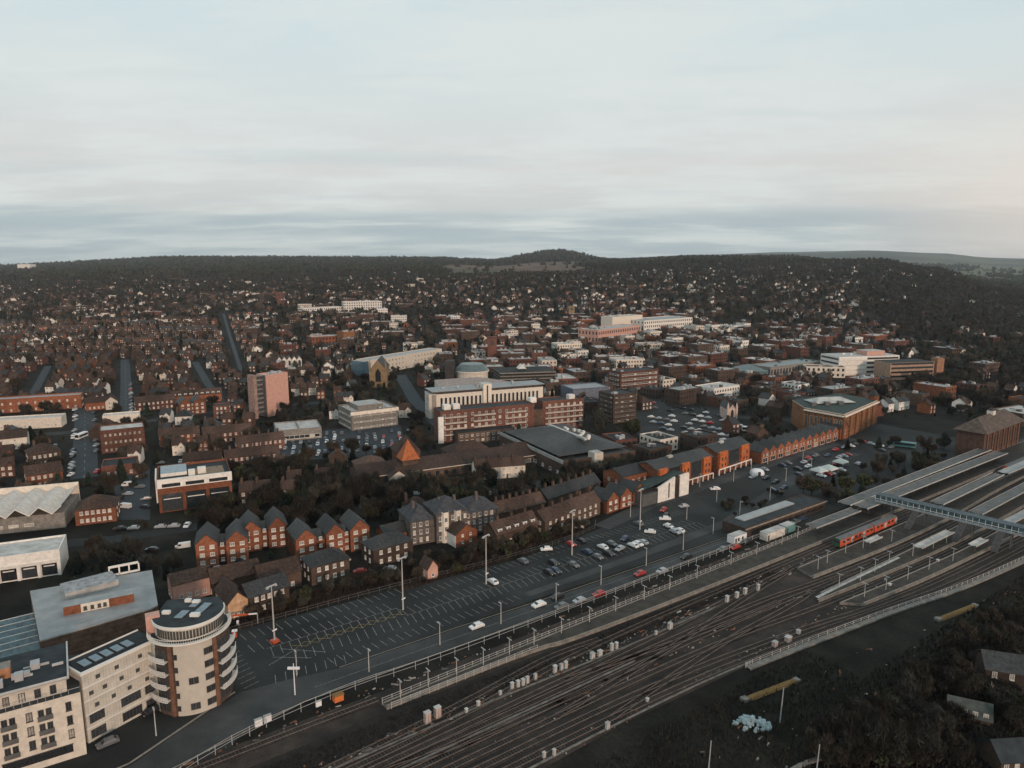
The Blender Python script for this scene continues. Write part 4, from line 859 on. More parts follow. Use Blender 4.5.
# long clay tiled mall
def mall():
    x, y, an, W = at2((361, 488), (540, 463), 0); D = 20; b, r = walls_roof('gx', W, D, 5.0, 3.2, BR_BRN, CLAY, ov=.8); ch = [node('wall', b), node('roof', r)]
    def up(x0, w_, y0, d_, h0, rh, kind): b2, r2 = walls_roof(kind, w_, d_, h0, rh, mat('clay_wall', (.13, .06, .04)), CLAY, ov=.5, x0=x0, y0=y0, z0=3); ch.append(node('raised_roof', r2, [node('gable_wall', b2)]))
    up(W * .02, 14, 8, 15, 6.5, 4, 'hip'); up(W * .24, 11, 14, 11, 10, 7.5, 'hip'); up(W * .52, 22, 10, 14, 7, 4.5, 'hip'); up(W * .8, 22, 2, 16, 5.5, 4, 'hip')
    ch.append(node('gutter', MB().box(0, W, -.95, -.8, 4.5, 4.8, CREAM, bottom=True))); ch.append(node('canopy', MB().box(W * .62, W * .74, -4, -.9, 3.4, 3.7, WHITE, bottom=True).box(W * .62, W * .63, -4, -3.8, 0, 3.4, WHITE).box(W * .73, W * .74, -4, -3.8, 0, 3.4, WHITE)))
    ch += wins([(3 + i * 4.2, 0, 1, 0, 2.0, 2.2) for i in range(int(W / 4.2) - 1)], DFRAME, GLASS, False)
    ch += wins([(W * q, 0, 1.2, 0, 2.5, 2) for q in (.93, .97)], FRAME, PANE)
    place(node('tiled_supermarket', None, ch), x, y, an, W, D + 6, 'long low supermarket with brown clay roofs and one steep orange pyramid', 'supermarket', landmark='the clay roofed supermarket')
    pm_ = MB(); 
    px_, py_ = G(411, 462, 8); w2 = 9
    m = MB()
    for a_, c_ in (((0, 0), (w2, 0)), ((w2, 0), (w2, w2)), ((w2, w2), (0, w2)), ((0, w2), (0, 0))): m.face([(*a_, 0), (*c_, 0), (w2 / 2, w2 / 2, 9)], mat('orange_tiles', (.36, .11, .04), var=.2))
    o = inst(node('clock_turret', None, [node('wall', MB().box(.6, w2 - .6, .6, w2 - .6, -9, 0, BR_BRN)), node('pyramid_roof', m)]), None, (px_ - 4, py_ - 2, 9), an); tag(o, 'steep orange tiled pyramid roof rising above the clay roofed supermarket', 'turret')
mall()
# orange offices by the station
def orange_office(pa, pb, label, nb, D=13, h=10.5, nm=None):
    x, y, an, W = at2(pa, pb, 0); b, r = walls_roof('gx', W, D, h, 2.6, BR_ORG, SLATE, ov=.5); ch = [node('wall', b), node('roof', r)]
    for i in range(nb):
        x0 = W * i / nb; bw = W / nb
        if i % 2 == 0: ch.append(node('brick_bay', MB().box(x0 + .3, x0 + bw * .72, -1.0, 0, 2.9, h + .6, mat('brick_bright', (.50, .14, .045), brick=True), bottom=True), wins([(x0 + bw * .5 * q + .6 + bw * .02, -1.0, z, 0, .9, 1.3) for q in (.35, .95) for z in (4, 7)], DFRAME, GLASS)))
        else: ch.append(node('glass_bay', MB().box(x0 + .2, x0 + bw - .2, -.08, 0, 3, h - .4, GLASS)))
    ch.append(node('white_beam', MB().box(0, W, -1.3, -.9, 2.5, 2.95, WHITE, bottom=True)))
    for i in range(nb * 2 + 1): ch.append(node('column', MB().box(-.25, .25, -1.3, -.9, 0, 2.5, WHITE), loc=(W * i / (nb * 2), 0, 0)))
    ch.append(node('roof_vent', MB().box(0, 3, 0, 1.5, 0, 1.6, PALER), loc=(W * .35, D * .4, h + 1.6)))
    place(node('orange_brick_office', None, ch), x, y, an, W, D, label, 'office', 'orange brick offices near the station', nm)
orange_office((657, 494), (711, 478), 'bright orange brick office with white colonnade, right behind the angular white building', 5, nm='the colonnaded orange office')
orange_office((717, 475), (749, 464), 'shorter orange brick office with white colonnade next to the white dome kiosk', 3, nm='the shorter orange office')
building('brick_shed', 'dark slate roofed brick building adjoining the bright orange office', 'office', (622, 497), (660, 487), 0, 12, 9, kind='gx', rh=2.4, wm=BR_ORG, rm=SLATE, storeys=2, cols=6, scols=2, ww=1.2, wh=1.3)
def angular():
    x, y, an, W = at2((657, 503), (684, 495), 0); ch = [node('wall', MB().prism([(0, 0), (W, 0), (W, 9), (0, 9)], 0, 6.2, DSTEEL)), node('roof', MB().face([(-8, 1, 7), (W, .3, 10.5), (W, 9, 9), (-8, 10, 6)], GREENR).face([(-8, 1, 7), (W, .3, 10.5), (W, .3, 10.2), (-8, 1, 6.7)], GREENR))]
    ch.append(node('white_end_wall', MB().prism([(0, -.3), (W * .62, -.3), (W * .62, .6), (0, .6)], 0, 0.01, WHITE).face([(0, -.3, 0), (W * .62, -.3, 0), (W * .62, -.3, 9.5), (0, -.3, 6.5)], WHITE).face([(W * .62, -.3, 0), (W * .62, .6, 0), (W * .62, .6, 9.5), (W * .62, -.3, 9.5)], WHITE).face([(0, -.3, 6.5), (W * .62, -.3, 9.5), (W * .62, .6, 9.5), (0, .6, 6.5)], WHITE)))
    ch.append(node('white_end_wall', MB().box(W * .8, W * 1.15, -.3, .6, 0, 9.6, WHITE))); ch.append(node('slot_window', MB().box(W * .38, W * .42, -.38, -.3, 1, 7.5, DFRAME))); ch.append(node('brown_infill', MB().box(W * .62, W * .8, 0, .5, 0, 9, BR_BRN))); ch.append(node('side_wing', walls_roof('gx', 9, 9, 5, 1.8, DSTEEL, GREENR, x0=-9.2)[0]))
    place(node('angular_white_building', None, ch), x, y, an, W, 10, 'angular building with two slanting white end walls and dark green roof', 'building', landmark='the angular white building')
angular()
def saw_row():
    x, y, an, W = at2((761, 464), (838, 440), 0); ch = []; n = 11; bw = W / n; b = MB(); r = MB(); L = []
    for i in range(n): walls_roof('gy', bw - .02, 11, 5.6, 2.6, BR_ORG, SLATE, ov=.05, x0=i * bw, b=b, r=r); L += [(i * bw + bw * .3, 0, 3.4, 0, 1.0, 1.3), (i * bw + bw * .7, 0, 3.4, 0, 1.0, 1.3), (i * bw + bw * .5, 0, .3, 0, bw * .6, 2.3)]
    ch = [node('wall', b), node('roof', r)] + wins(L, FRAME, GLASS, False); ch.append(node('brick_band', MB().box(0, W, -.25, 0, 2.75, 3.2, mat('brick_band', (.38, .17, .09)), bottom=True)))
    ch.append(node('end_gable', walls_roof('gy', 9, 12, 7, 4, BR_ORG, SLATE, ov=.3, x0=W + .1, y0=-1)[0], [node('end_gable_roof', walls_roof('gy', 9, 12, 7, 4, BR_ORG, SLATE, ov=.3, x0=W + .1, y0=-1)[1])] + wins([(W + 4.6, -1, 3, 0, 3, 2.2)])))
    place(node('saw_gabled_row', None, ch), x, y, an, W + 9, 12, 'long low orange brick range of saw-tooth gables facing the forecourt', 'shop row', landmark='the saw-gabled brick range')
saw_row()
def big_office():
    a = G(803, 432); m_ = G(842, 440); c = G(876, 423); P = [a, m_, c, (c[0] - 14, c[1] + 22), (a[0] + 2, a[1] + 24)]; cx, cy = P[0]; P = [(u - cx, v - cy) for u, v in P]; h = 14.5
    ch = [node('wall', MB().prism(P, 0, h, mat('brick_ochre', (.25, .115, .055), brick=True))), node('roof', MB().prism(P, h + .003, h + .5, CREAM, GREENR))]
    for (p, q, n) in ((P[0], P[1], 8), (P[1], P[2], 12)):
        an = math.atan2(q[1] - p[1], q[0] - p[0]); L = math.dist(p, q)
        for i in range(n):
            t = (i + .5) / n * L; ch.append(node('window', winmesh(1.6, 8.6, CREAM if n == 8 else mat('frame_ochre', (.34, .20, .11)), GLASS, False), loc=(p[0] + t * cos(an), p[1] + t * sin(an), 2.5), rz=an))
            if i % 2 == 0: ch.append(node('pier', MB().box(-.4, .4, -.8, 0, 0, h - 1, mat('brick_ochre', (.25, .115, .055))), loc=(p[0] + (t - L / n / 2) * cos(an), p[1] + (t - L / n / 2) * sin(an), 0), rz=an))
        ch.append(node('cornice', MB().box(0, L, -1.2, 0, h - 1.2, h - .5, CREAM, bottom=True), loc=(p[0], p[1], 0), rz=an))
    ch.append(node('glass_roof', walls_roof('hip', 26, 12, .8, 2.6, PALER, PALER)[1], loc=(10, 8, h + .5), rz=R(10)))
    ch.append(node('corner_turret', MB().prism([(3.2 * cos(i * pi / 5), 3.2 * sin(i * pi / 5)) for i in range(10)], 0, h + 3, BR_ORG).tube((0, 0, h + 3), (0, 0, h + 7), 3.4, .1, SLATE, 10), loc=(P[2][0] - 2, P[2][1] + 2, 0)))
    ch += [node('roof_plant', MB().box(0, 3, 0, 3, 0, 2, DSTEEL), loc=(6 + i * 9, 4 + i * 2, h + .5)) for i in range(3)]
    o = inst(node('ochre_brick_office', None, ch), None, (cx, cy, 0)); tag(o, 'big ochre brick office with green roof, tall windows and corner turret', 'office'); mark(cx, cy - 15, R(10), 60, 45); LAND.append(('the big ochre brick office', cx + 25, cy + 5))
big_office()
def station_tower():
    x, y, an, W = at2((982, 459), (1018, 444), 0); b, r = walls_roof('hip', W, 13, 13.5, 6.5, mat('brick_station', (.11, .062, .045), brick=True), mat('roof_pinkish', (.10, .075, .062), var=.3), ov=1.6); ch = [node('wall', b), node('roof', r)]
    for i in range(7): ch.append(node('pilaster', MB().box(-.5, .5, -.6, 0, 0, 13, mat('brick_pilaster', (.3, .125, .06))), loc=(W * (i + .5) / 7, 0, 0))); ch.append(node('window', winmesh(1.3, 8.5, DFRAME, GLASS, False), loc=(W * (i + .5) / 7 + W / 14, 0, 2.5)) if i < 6 else node('window', winmesh(1.0, 2, DFRAME), loc=(1, 0, 2)))
    ch.append(node('cupola', MB().box(-1.6, 1.6, -1.6, 1.6, 0, 2.4, CREAM).tube((0, 0, 2.4), (0, 0, 4.2), 2.0, .1, SLATE, 8), loc=(W / 2, 6.5, 19)))
    place(node('hipped_office', None, ch), x, y, an, W, 13, 'square brown brick office with hipped roof and cupola beside the platforms', 'office', landmark='the hipped brick office')
station_tower()
def hospital():
    x, y, an, W = at2((844, 374), (868, 379), 3); W = 62; an = R(12); b = MB().box(0, W, 8, 34, 0, 17, WHITE, PALER); ch = [node('wall', b)]
    for k_ in range(4): ch.append(node('deck_band', MB().box(-.5, W * .45, 7, 7.9, 1.5 + k_ * 4, 4 + k_ * 4, WHITE, bottom=True)))
    ch.append(node('office_wing', MB().box(0, 44, 0, 20, 0, 15, mat('tan_panel', (.34, .23, .17)), FELT), [node('window_band', MB().box(1, 43, -.1, 0, 2.2 + k_ * 3.6, 3.9 + k_ * 3.6, GLASS)) for k_ in range(4)], loc=(28, -22, 0))); ch.append(node('end_tower', MB().box(0, 7, 0, 7, 0, 18, mat('tan_brick', (.30, .16, .10))), loc=(73, -24, 0)))
    ch.append(node('roof_storey', MB().box(W * .5, W * .8, 12, 26, 17.02, 21, PINKW, PALER))); ch += [node('window_band', MB().box(W * .46, W - 1, 7.9, 8, 2 + k_ * 4, 3.7 + k_ * 4, GLASS)) for k_ in range(4)] + [node('window_band', MB().box(-.1, 0, 9, 33, 2 + k_ * 4, 3.6 + k_ * 4, GLASS)) for k_ in range(4)]; ch += plants(W, 30, 17, 5, WHITE, 8)
    o = place(node('hospital_block', None, ch), x, y, an, 82, 40, 'large white and tan stepped block in front of the wooded hill', 'office block', landmark='the large stepped block'); mark(x - 5, y - 26, an, 95, 30)
hospital()
def far_box(name, label, pa, pb, D, h, wm, rm, cat='building', kind='flat', rh=3, bands=0, nm=None, wd=None):
    """a large building on rising ground, its base line given by two measured points"""
    z = 0
    for _ in range(8): x, y = G(*pa, z); z = terr(x, y) * .7 + z * .3
    x2 = G(*pb, z); an = math.atan2(x2[1] - y, x2[0] - x); W = wd or math.dist((x, y), x2); b, r = walls_roof(kind, W, D, h, rh, wm, rm, z0=-4); ch = [node('wall', b), node('roof', r)]
    for k_ in range(bands):
        n = max(3, int(W / 4)); 
        for i in range(min(n, 24)): ch.append(node('window', MB().box(-.9, .9, -.08, 0, 0, h / bands * .5, GLASS), loc=(W * (i + .5) / min(n, 24), 0, h / bands * (k_ + .3))))
    ch += plants(W, D, h, 5, random.choice((METAL, PALER, DSTEEL))) if kind == 'flat' and cat != 'warehouse' else []
    if bands: ch += [node('window', MB().box(-.08, 0, -.9, .9, 0, h / bands * .5, GLASS), loc=(0, D * (i + .5) / 6, h / bands * (k_ + .3))) for i in range(6) for k_ in range(bands)]
    o = inst(node(name, None, ch), None, (x, y, z), an); tag(o, label, cat); mark(x, y, an, W, D)
    if nm: LAND.append((nm, x + W / 2, y))
far_box('pink_theatre', 'pink and cream blocky theatre with stepped roofs in the far town centre', (598, 343), (640, 337), 30, 15, PINKW, PALER, 'theatre', bands=2, nm='the pink theatre')
far_box('white_rear_block', 'pale fly tower standing behind the pink stepped theatre', (612, 334), (642, 331), 20, 22, CREAM, PALER, 'theatre')
far_box('green_clad_block', 'grey-green clad block joined to the left side of the pink theatre', (590, 341), (600, 341), 26, 16, mat('green_grey_panel', (.16, .20, .17)), GREYR, 'theatre')
far_box('white_storey_block', 'broad white office with stacked floors and teal roof right of the pink theatre', (644, 333), (692, 329), 40, 16, WHITE, GREYR, 'office', bands=3, nm='the broad white office')
far_box('white_hospital', 'long bright white five-bay block among trees on the far left', (344, 312), (382, 311), 22, 17, WHITE, PALER, 'office', bands=4, nm='the long bright white block')
far_box('low_white_block', 'lower grey and white range attached left of the bright white block', (303, 314), (343, 312), 20, 9, WHITE, GREYR, 'office', bands=2)
far_box('ochre_block', 'ochre brick block with grey roof on the slope behind the yellow church', (312, 346), (345, 344), 22, 10, BR_ORG, GREYR, 'building', bands=2, nm='the ochre block on the slope')
far_box('ochre_tower_block', 'squat ochre brick tower at the right end of the ochre block', (344, 346), (355, 345), 16, 16, mat('brick_ochre', (.25, .115, .055)), FELT, 'building', bands=0)
far_box('teal_mall', 'teal and white roofed shopping mall with a bright glass front', (770, 378), (822, 371), 22, 9, CONC, TEALR, 'shopping mall', bands=1, nm='the teal roofed mall')
far_box('glass_mall', 'pale blue glass roofed mall hall left of the teal roofed mall', (742, 380), (768, 379), 24, 7, BLUEG, TEALR, 'shopping mall', kind='hip', rh=5)
far_box('mall_terrace', 'cream two storey shop range with many windows in front of the large stepped block', (806, 377), (845, 378), 14, 9, CREAM, SLATE, 'shop row', bands=2)
far_box('far_white_shed', 'tiny white warehouse on the distant plain at the left horizon', (18, 271.5), (31, 271.5), 60, 45, WHITE, PALER, 'warehouse')
for i, (px, py, c) in enumerate(((303, 366, 'first'), (0, 0, ''),)):
    if c:
        x, y, an, W = at2((262, 369), (302, 367), 0); ch = [node('wall', MB().box(0, W, 0, 14, 0, 6, BR_ORG))] 
        for k_ in range(5):
            bb, rr_ = walls_roof('gy', W / 8.5, 12, 8, 3, WHITE, SLATE, x0=W * .38 + k_ * W / 8, y0=-1.5); ch.append(node('white_gable', bb, [node('roof', rr_)] + wins([(W * .38 + k_ * W / 8 + W / 17, -1.5, 3, 0, 2, 4)], DFRAME)))
        ch.append(node('roof', walls_roof('gx', W * .4, 14, 6, 4, BR_ORG, CLAY)[1])); place(node('gabled_white_terrace', None, ch), x, y, an, W, 14, 'row of white gables with an orange brick end beyond the pink tower block', 'terrace', landmark='the white gabled terrace')
def long_brick(pa, pb, label, wm=BR_RED, rm=CLAY, h=8.5, D=10, st=2, kind='gx', rh=3.2, cols=12, cat='terrace', name='brick_terrace', fr=FRAME, gl=PANE, nm=None, dormers=0, chim=0, par=.6):
    def ex(W, D, h):
        ch = []
        for i in range(dormers): ch.append(node('dormer', MB().box(-.9, .9, .5, 3.2, h - .2, h + 1.5, FRAME, SLATE), [node('window', winmesh(1.2, 1.1, FRAME, GLASS, False), loc=(0, .5, h + .2))], loc=(W * (i + .5) / dormers, 0, 0)))
        for i in range(chim): ch.append(node('chimney', MB().box(-.5, .5, -.4, .4, 0, 2.6, BR_BRN).box(-.3, -.1, -.1, .1, 2.6, 3.1, CLAY).box(.1, .3, -.1, .1, 2.6, 3.1, CLAY), loc=(W * (i + .5) / chim, D / 2, h + rh - .8)))
        return ch
    return building(name, label, cat, pa, pb, 0, D, h, kind, rh, wm, rm, st, cols, 2, 1.1, 1.4, fr, gl, extra=ex, landmark=nm, par=par)
# gabled red apartment houses behind the car park
def gabled(pa, pb, gables, label, depth=12, st=3):
    """gables: (start fraction, width fraction) of the front; the rest is a lower link"""
    x, y, an, W = at2(pa, pb, 0); h = 8.2 if st == 3 else 5.6; b, r = walls_roof('gx', W, depth - 3, h - 1.8, 2.0, BR_ORG, SLATE, y0=2.0); ch = [node('wall', b), node('roof', r)]; L = []
    for f0, fw in gables:
        gw = W * fw; b2, r2 = walls_roof('gy', gw, depth, h, 3.2, BR_ORG, SLATE, x0=W * f0, ov=.35); sub = [node('gable_roof', r2)] + wins([(W * f0 + gw * q, 0, .9 + k_ * 2.6, 0, 1.5, 1.3) for q in (.28, .74) for k_ in range(st)], FRAME, PANE)
        ch.append(node('gable_wing', b2, sub))
    e = [g[0] + g[1] for g in gables]
    for i in range(len(gables) - 1):
        mid = (e[i] + gables[i + 1][0]) / 2; ch += wins([(W * mid, 1.2, .9 + k_ * 2.6, 0, 1.1, 1.2) for k_ in range(st)], FRAME, PANE)
    place(node('gabled_apartment_house', None, ch), x, y, an, W, depth, label, 'apartment house', 'red gabled apartment houses')
gabled((197, 568), (249, 561), [(0, .42), (.58, .42)], 'pair of red brick gables nearest the round tower, closest to the car park')
gabled((243, 553), (288, 546), [(0, .42), (.58, .42)], 'pair of red brick gables standing one row behind the nearest pair')
gabled((297, 563), (370, 548), [(0, .27), (.40, .25), (.73, .27)], 'triple-gabled red brick house in the centre of the estate')
LAND.append(('the red gabled houses', *G(285, 555)))
long_brick((312, 586), (350, 576), 'brown two storey house with hipped roof in front of the triple gables', BR_BRN, SLATE, 6.2, 9, 2, 'hip', 3, 4, 'house', 'brick_house')
long_brick((374, 568), (413, 557), 'red-brown two storey house with hipped roof above the scrub bank', BR_BRN, SLATE, 6.2, 9, 2, 'hip', 3, 4, 'house', 'brick_house')
long_brick((386, 548), (416, 540), 'small orange brick house tucked behind the hipped brown one', BR_ORG, SLATE, 4.5, 8, 1, 'gx', 2.6, 3, 'house', 'brick_house')
long_brick((174, 604), (213, 594), 'low house with bright pink end wall beside the metal roofed hall', PINKW, CLAY, 6, 8, 1, 'gx', 2, 4, 'house', 'rendered_house')
long_brick((214, 600), (262, 588), 'dark brown brick house with small white windows in front of the nearest gables', BR_BRN, CLAY, 5.5, 9, 1, 'gx', 2.8, 5, 'house', 'brick_house')
building('cream_gable_house', 'small house with a glowing cream gable end beside the car park entrance', 'house', (229, 622), (249, 616), 0, 12, 5.5, 'gy', 2.8, mat('cream_orange', (.52, .33, .20)), CLAY, 1, 2, 2, 1.0, 1.2, landmark='the cream gable end')
long_brick((250, 617), (290, 604), 'dark brown two storey terrace above the first car park bays', BR_BRN, SLATE, 6, 8, 2, 'gx', 2.6, 5, 'terrace', 'brick_terrace')
long_brick((262, 597), (302, 586), 'dark roofed brick house with one white gable window by the slanting path', BR_BRN, CLAY, 5.5, 9, 1, 'gx', 3, 3, 'house', 'brick_house')
building('pink_gable_house', 'small pinkish gable end standing alone on the scrub bank', 'house', (428, 581), (438, 578), 0, 5, 4.2, 'gy', 2.4, PINKW, CLAY, 1, 1, 1, 1.0, 1.2, landmark='the lone pink gable end')
building('red_gable_house', 'small bright red gabled house with one white side wall', 'house', (456, 548), (477, 542), 0, 9, 5, 'gy', 3, BR_ORG, CLAY, 2, 2, 0, .9, 1.0, extra=lambda W, D, h: [node('white_side_wall', MB().box(-.1, -.003, 0, D, 0, h, WHITE))])
def mansion():
    x, y, an, W = at2((411, 546), (500, 530), 0); D = 14; b = MB(); r = MB(); st = mat('mansion_stone', (.12, .10, .088), var=.3); L = []
    for x0, w_, y0, h in ((0, 9, 0, 9), (9.1, 12, -2, 11), (21.2, W - 21.3, 1, 8.5)):
        walls_roof('hip', w_, D, h, 4, st, mat('slate_pale', (.055, .056, .062), var=.3), x0=x0, y0=y0, b=b, r=r)
        for i in range(int(w_ / 2.4)):
            for k_ in range(3): L.append((x0 + 1.4 + i * 2.4, y0, 1 + k_ * h / 3.1, 0, 1.0, 1.6))
    ch = [node('wall', b), node('roof', r)] + wins(L, FRAME, GLASS)
    for q in (3, 13, 19, 28): ch.append(node('chimney', MB().box(-.5, .5, -.5, .5, 8, 14.5, st), loc=(q, 6, 0)))
    for q in (12.4, 17.2): ch.append(node('bay', MB().prism([(-1.4, 0), (-.8, -1), (.8, -1), (1.4, 0)], 0, 11.5, CREAM, SLATE), wins([(0, -1, 1 + k_ * 3.4, 0, 1.2, 1.8) for k_ in range(3)]), loc=(q, -2, 0)))
    place(node('grey_mansion_block', None, ch), x, y, an, W, D, 'grey stone mansion block with hipped slate roofs, bays and chimneys', 'mansion block', landmark='the grey mansion block')
mansion()
long_brick((497, 549), (538, 536), 'brown terrace with a row of white dormers right of the grey mansion block', BR_BRN, CLAY, 5.4, 8, 1, 'gx', 3.4, 5, dormers=5, chim=3)
long_brick((545, 536), (600, 514), 'brown terrace behind the bank with small white windows and chimneys', BR_BRN, CLAY, 5.6, 8, 2, 'gx', 3.2, 9, chim=6, nm='the brown bank terrace')
long_brick((498, 527), (545, 515), 'rear brown terrace with many chimneys, second row from the bank', BR_BRN, CLAY, 5.6, 8, 1, 'gx', 3.2, 8, chim=7)
long_brick((548, 512), (600, 494), 'rear-most dark terrace with tall chimneys below the leisure hall', BR_BRN, SLATE, 5.6, 8, 1, 'gx', 3.2, 8, chim=7)
gabled((607, 514), (645, 501), [(0, .3), (.34, .3), (.68, .32)], 'row of three small orange gables with white verges next to the angular building', 9, 2)
# left town, named buildings
long_brick((102, 454), (146, 449), 'three storey red brick school block with a pale flat roof', BR_RED, PALER, 12, 14, 3, 'flat', 1, 8, 'school', 'brick_school', nm='the brick school block', fr=CONC)
long_brick((102, 478), (138, 474), 'low red brick hall below the three storey school block', BR_RED, FELT, 5, 14, 1, 'flat', 1, 4, 'hall', 'brick_hall')
long_brick((76, 526), (117, 521), 'brown hipped house with small pale windows beside the folded roof', BR_ORG, CLAY, 6, 12, 2, 'hip', 4, 6, 'house', 'brick_house', nm='the brown hipped house')
long_brick((-20, 432), (62, 427), 'long white flat-roofed range at the left edge', CREAM, PALER, 6, 11, 1, 'flat', 1, 10, 'shop row', 'white_range', nm='the long white range')
long_brick((-20, 415), (82, 408), 'long shopping parade with orange piers and a cream roof box', BR_ORG, GREYR, 9, 11, 2, 'flat', 1, 12, 'shop row', 'shopping_parade', nm='the orange shopping parade')
long_brick((103, 424), (140, 421), 'low white shop range right of the wide street', CREAM, PALER, 4.5, 9, 1, 'flat', 1, 6, 'shop row', 'white_range')
long_brick((136, 412), (176, 408), 'two storey brick terrace with white windows behind the school block', BR_RED, CLAY, 6.5, 9, 2, 'gx', 3, 8)
long_brick((86, 411), (116, 408), 'short orange brick terrace just left of the narrow street', BR_ORG, CLAY, 5.5, 9, 1, 'gx', 3, 6)
building('cream_gable_house', 'cream gabled house at the corner of the narrow street', 'house', (106, 410), (118, 409), 0, 10, 6, 'gy', 3, CREAM, CLAY, 2, 2, 2, 1.0, 1.2)
gabled((180, 416), (207, 413), [(0, .45), (.52, .45)], 'pair of brown timbered gables in the left-hand town', 11, 3)
long_brick((172, 405), (222, 401), 'terrace with a crest of white gablets behind the timbered gables', BR_ORG, CLAY, 6, 9, 1, 'gx', 3.4, 9, dormers=9)
long_brick((214, 420), (230, 419), 'small square red brick block with six white windows', BR_RED, FELT, 8.5, 10, 3, 'flat', 1, 3, 'house', 'brick_block')
long_brick((28, 490), (64, 484), 'orange brick corner house behind the folded white roof', BR_ORG, CLAY, 6.5, 10, 2, 'gx', 3.4, 5, 'house', 'brick_house')
long_brick((30, 468), (62, 463), 'brown tiled villa with pink chimney between two streets', BR_BRN, CLAY, 6.5, 12, 2, 'hip', 4, 5, 'house', 'brick_house', chim=2)
long_brick((-10, 452), (28, 448), 'cream gabled house at the left edge of the town', CREAM, CLAY, 6.5, 12, 2, 'gx', 3.4, 5, 'house', 'rendered_house')
long_brick((238, 455), (285, 449), 'brick terrace facing the supermarket car park', BR_RED, CLAY, 6, 9, 2, 'gx', 3, 9, chim=5)
long_brick((184, 474), (222, 471), 'red brick terrace with white bay windows right behind the orange brick office', BR_ORG, CLAY, 6.5, 9, 2, 'gx', 3, 7, chim=3)
long_brick((226, 470), (280, 464), 'dark roofed red terrace beside the supermarket trees', BR_RED, CLAY, 6, 9, 2, 'gx', 3, 9, chim=5)
long_brick((160, 447), (200, 443), 'short row of orange lit houses below the timbered gables', BR_ORG, CLAY, 6, 9, 2, 'gx', 3.2, 6, chim=4)
long_brick((204, 445), (252, 440), 'row of red houses with small gardens left of the pink tower block', BR_RED, CLAY, 6, 9, 2, 'gx', 3.2, 8, chim=5)
# kiosks and tents on the forecourt
def dome():
    x, y = G(757, 474); m = MB(); n = 20; pr = [(3.4, 0), (3.4, .8), (3.1, 1.6), (2.2, 2.3), (.9, 2.6)]
    for (r0, z0), (r1, z1) in zip(pr[:-1], pr[1:]):
        for i in range(n):
            a, c = 2 * pi * i / n, 2 * pi * (i + 1) / n; m.face([(r0 * cos(a), r0 * sin(a), z0), (r0 * cos(c), r0 * sin(c), z0), (r1 * cos(c), r1 * sin(c), z1), (r1 * cos(a), r1 * sin(a), z1)], WHITEP)
    m.face([(.9 * cos(2 * pi * i / n), .9 * sin(2 * pi * i / n), 2.6) for i in range(n)], WHITEP)
    m.box(-.6, .6, -3.5, -3.3, 0, 2.0, DFRAME)
    o = inst(node('dome_kiosk', m), None, (x, y, 0)); tag(o, 'round white dome kiosk on the forecourt below the shorter orange office', 'kiosk'); LAND.append(('the white dome kiosk', x, y))
dome()
def marquee(px, py, w_, rz, label):
    x, y = G(px, py); m = MB()
    for a_, c_ in (((0, 0), (w_, 0)), ((w_, 0), (w_, w_)), ((w_, w_), (0, w_)), ((0, w_), (0, 0))): m.face([(*a_, 2.4), (*c_, 2.4), (w_ / 2, w_ / 2, 4.0)], mat('tent_cloth', (.42, .48, .46), var=.1)); m.face([(*a_, 1.9), (*c_, 1.9), (*c_, 2.4), (*a_, 2.4)], WHITE)
    ch = [node('tent_roof', m)] + [node('post', MB().tube((0, 0, 0), (0, 0, 2.4), .08, .08, POST, 5), loc=(a, b_, 0)) for a in (.1, w_ - .1) for b_ in (.1, w_ - .1)]
    o = inst(node('market_tent', None, ch), None, (x, y, 0), rz); tag(o, label, 'tent', 'tents on the station forecourt')
marquee(820, 477, 6, R(30), 'leftmost pale green tent on the station forecourt')
marquee(831, 475, 6.5, R(36), 'largest tent of the forecourt cluster, middle of the three')
marquee(843, 468, 5.5, R(40), 'rightmost tent of the forecourt cluster')
def bus(px, py, L, rz, m, label):
    x, y = G(px, py); b = MB().box(0, L, -1.25, 1.25, .4, 3.1, m, bottom=True); ch = [node('bus_body', b), node('window_band', MB().box(.4, L - .4, -1.3, -1.25, 1.4, 2.5, GLASS)), node('windscreen', MB().box(-.05, 0, -1.1, 1.1, 1.2, 2.7, GLASS)), node('destination_panel', MB().box(-.06, 0, -.8, .8, 2.75, 3.0, DFRAME))]
    ch += [node('wheel', MB().tube((0, -.15, 0), (0, .15, 0), .5, .5, TYRE, 12), loc=(q, s_ * 1.2, .5)) for q in (2, L - 3) for s_ in (-1, 1)]
    o = inst(node('bus', None, ch), None, (x, y, 0), rz); tag(o, label, 'bus', 'buses and coaches')
bus(893, 446, 11, R(-30), TEALP, 'teal single deck bus on the road behind the platforms')
bus(742, 431, 10, R(-28), WHITEP, 'white coach parked beside the pink chapel')
bus(727, 428, 9, R(-28), CARM['silver'], 'silver coach parked behind the white one near the pink chapel')
bus(77, 440, 9, R(90), WHITEP, 'white and red bus at the head of the wide street')

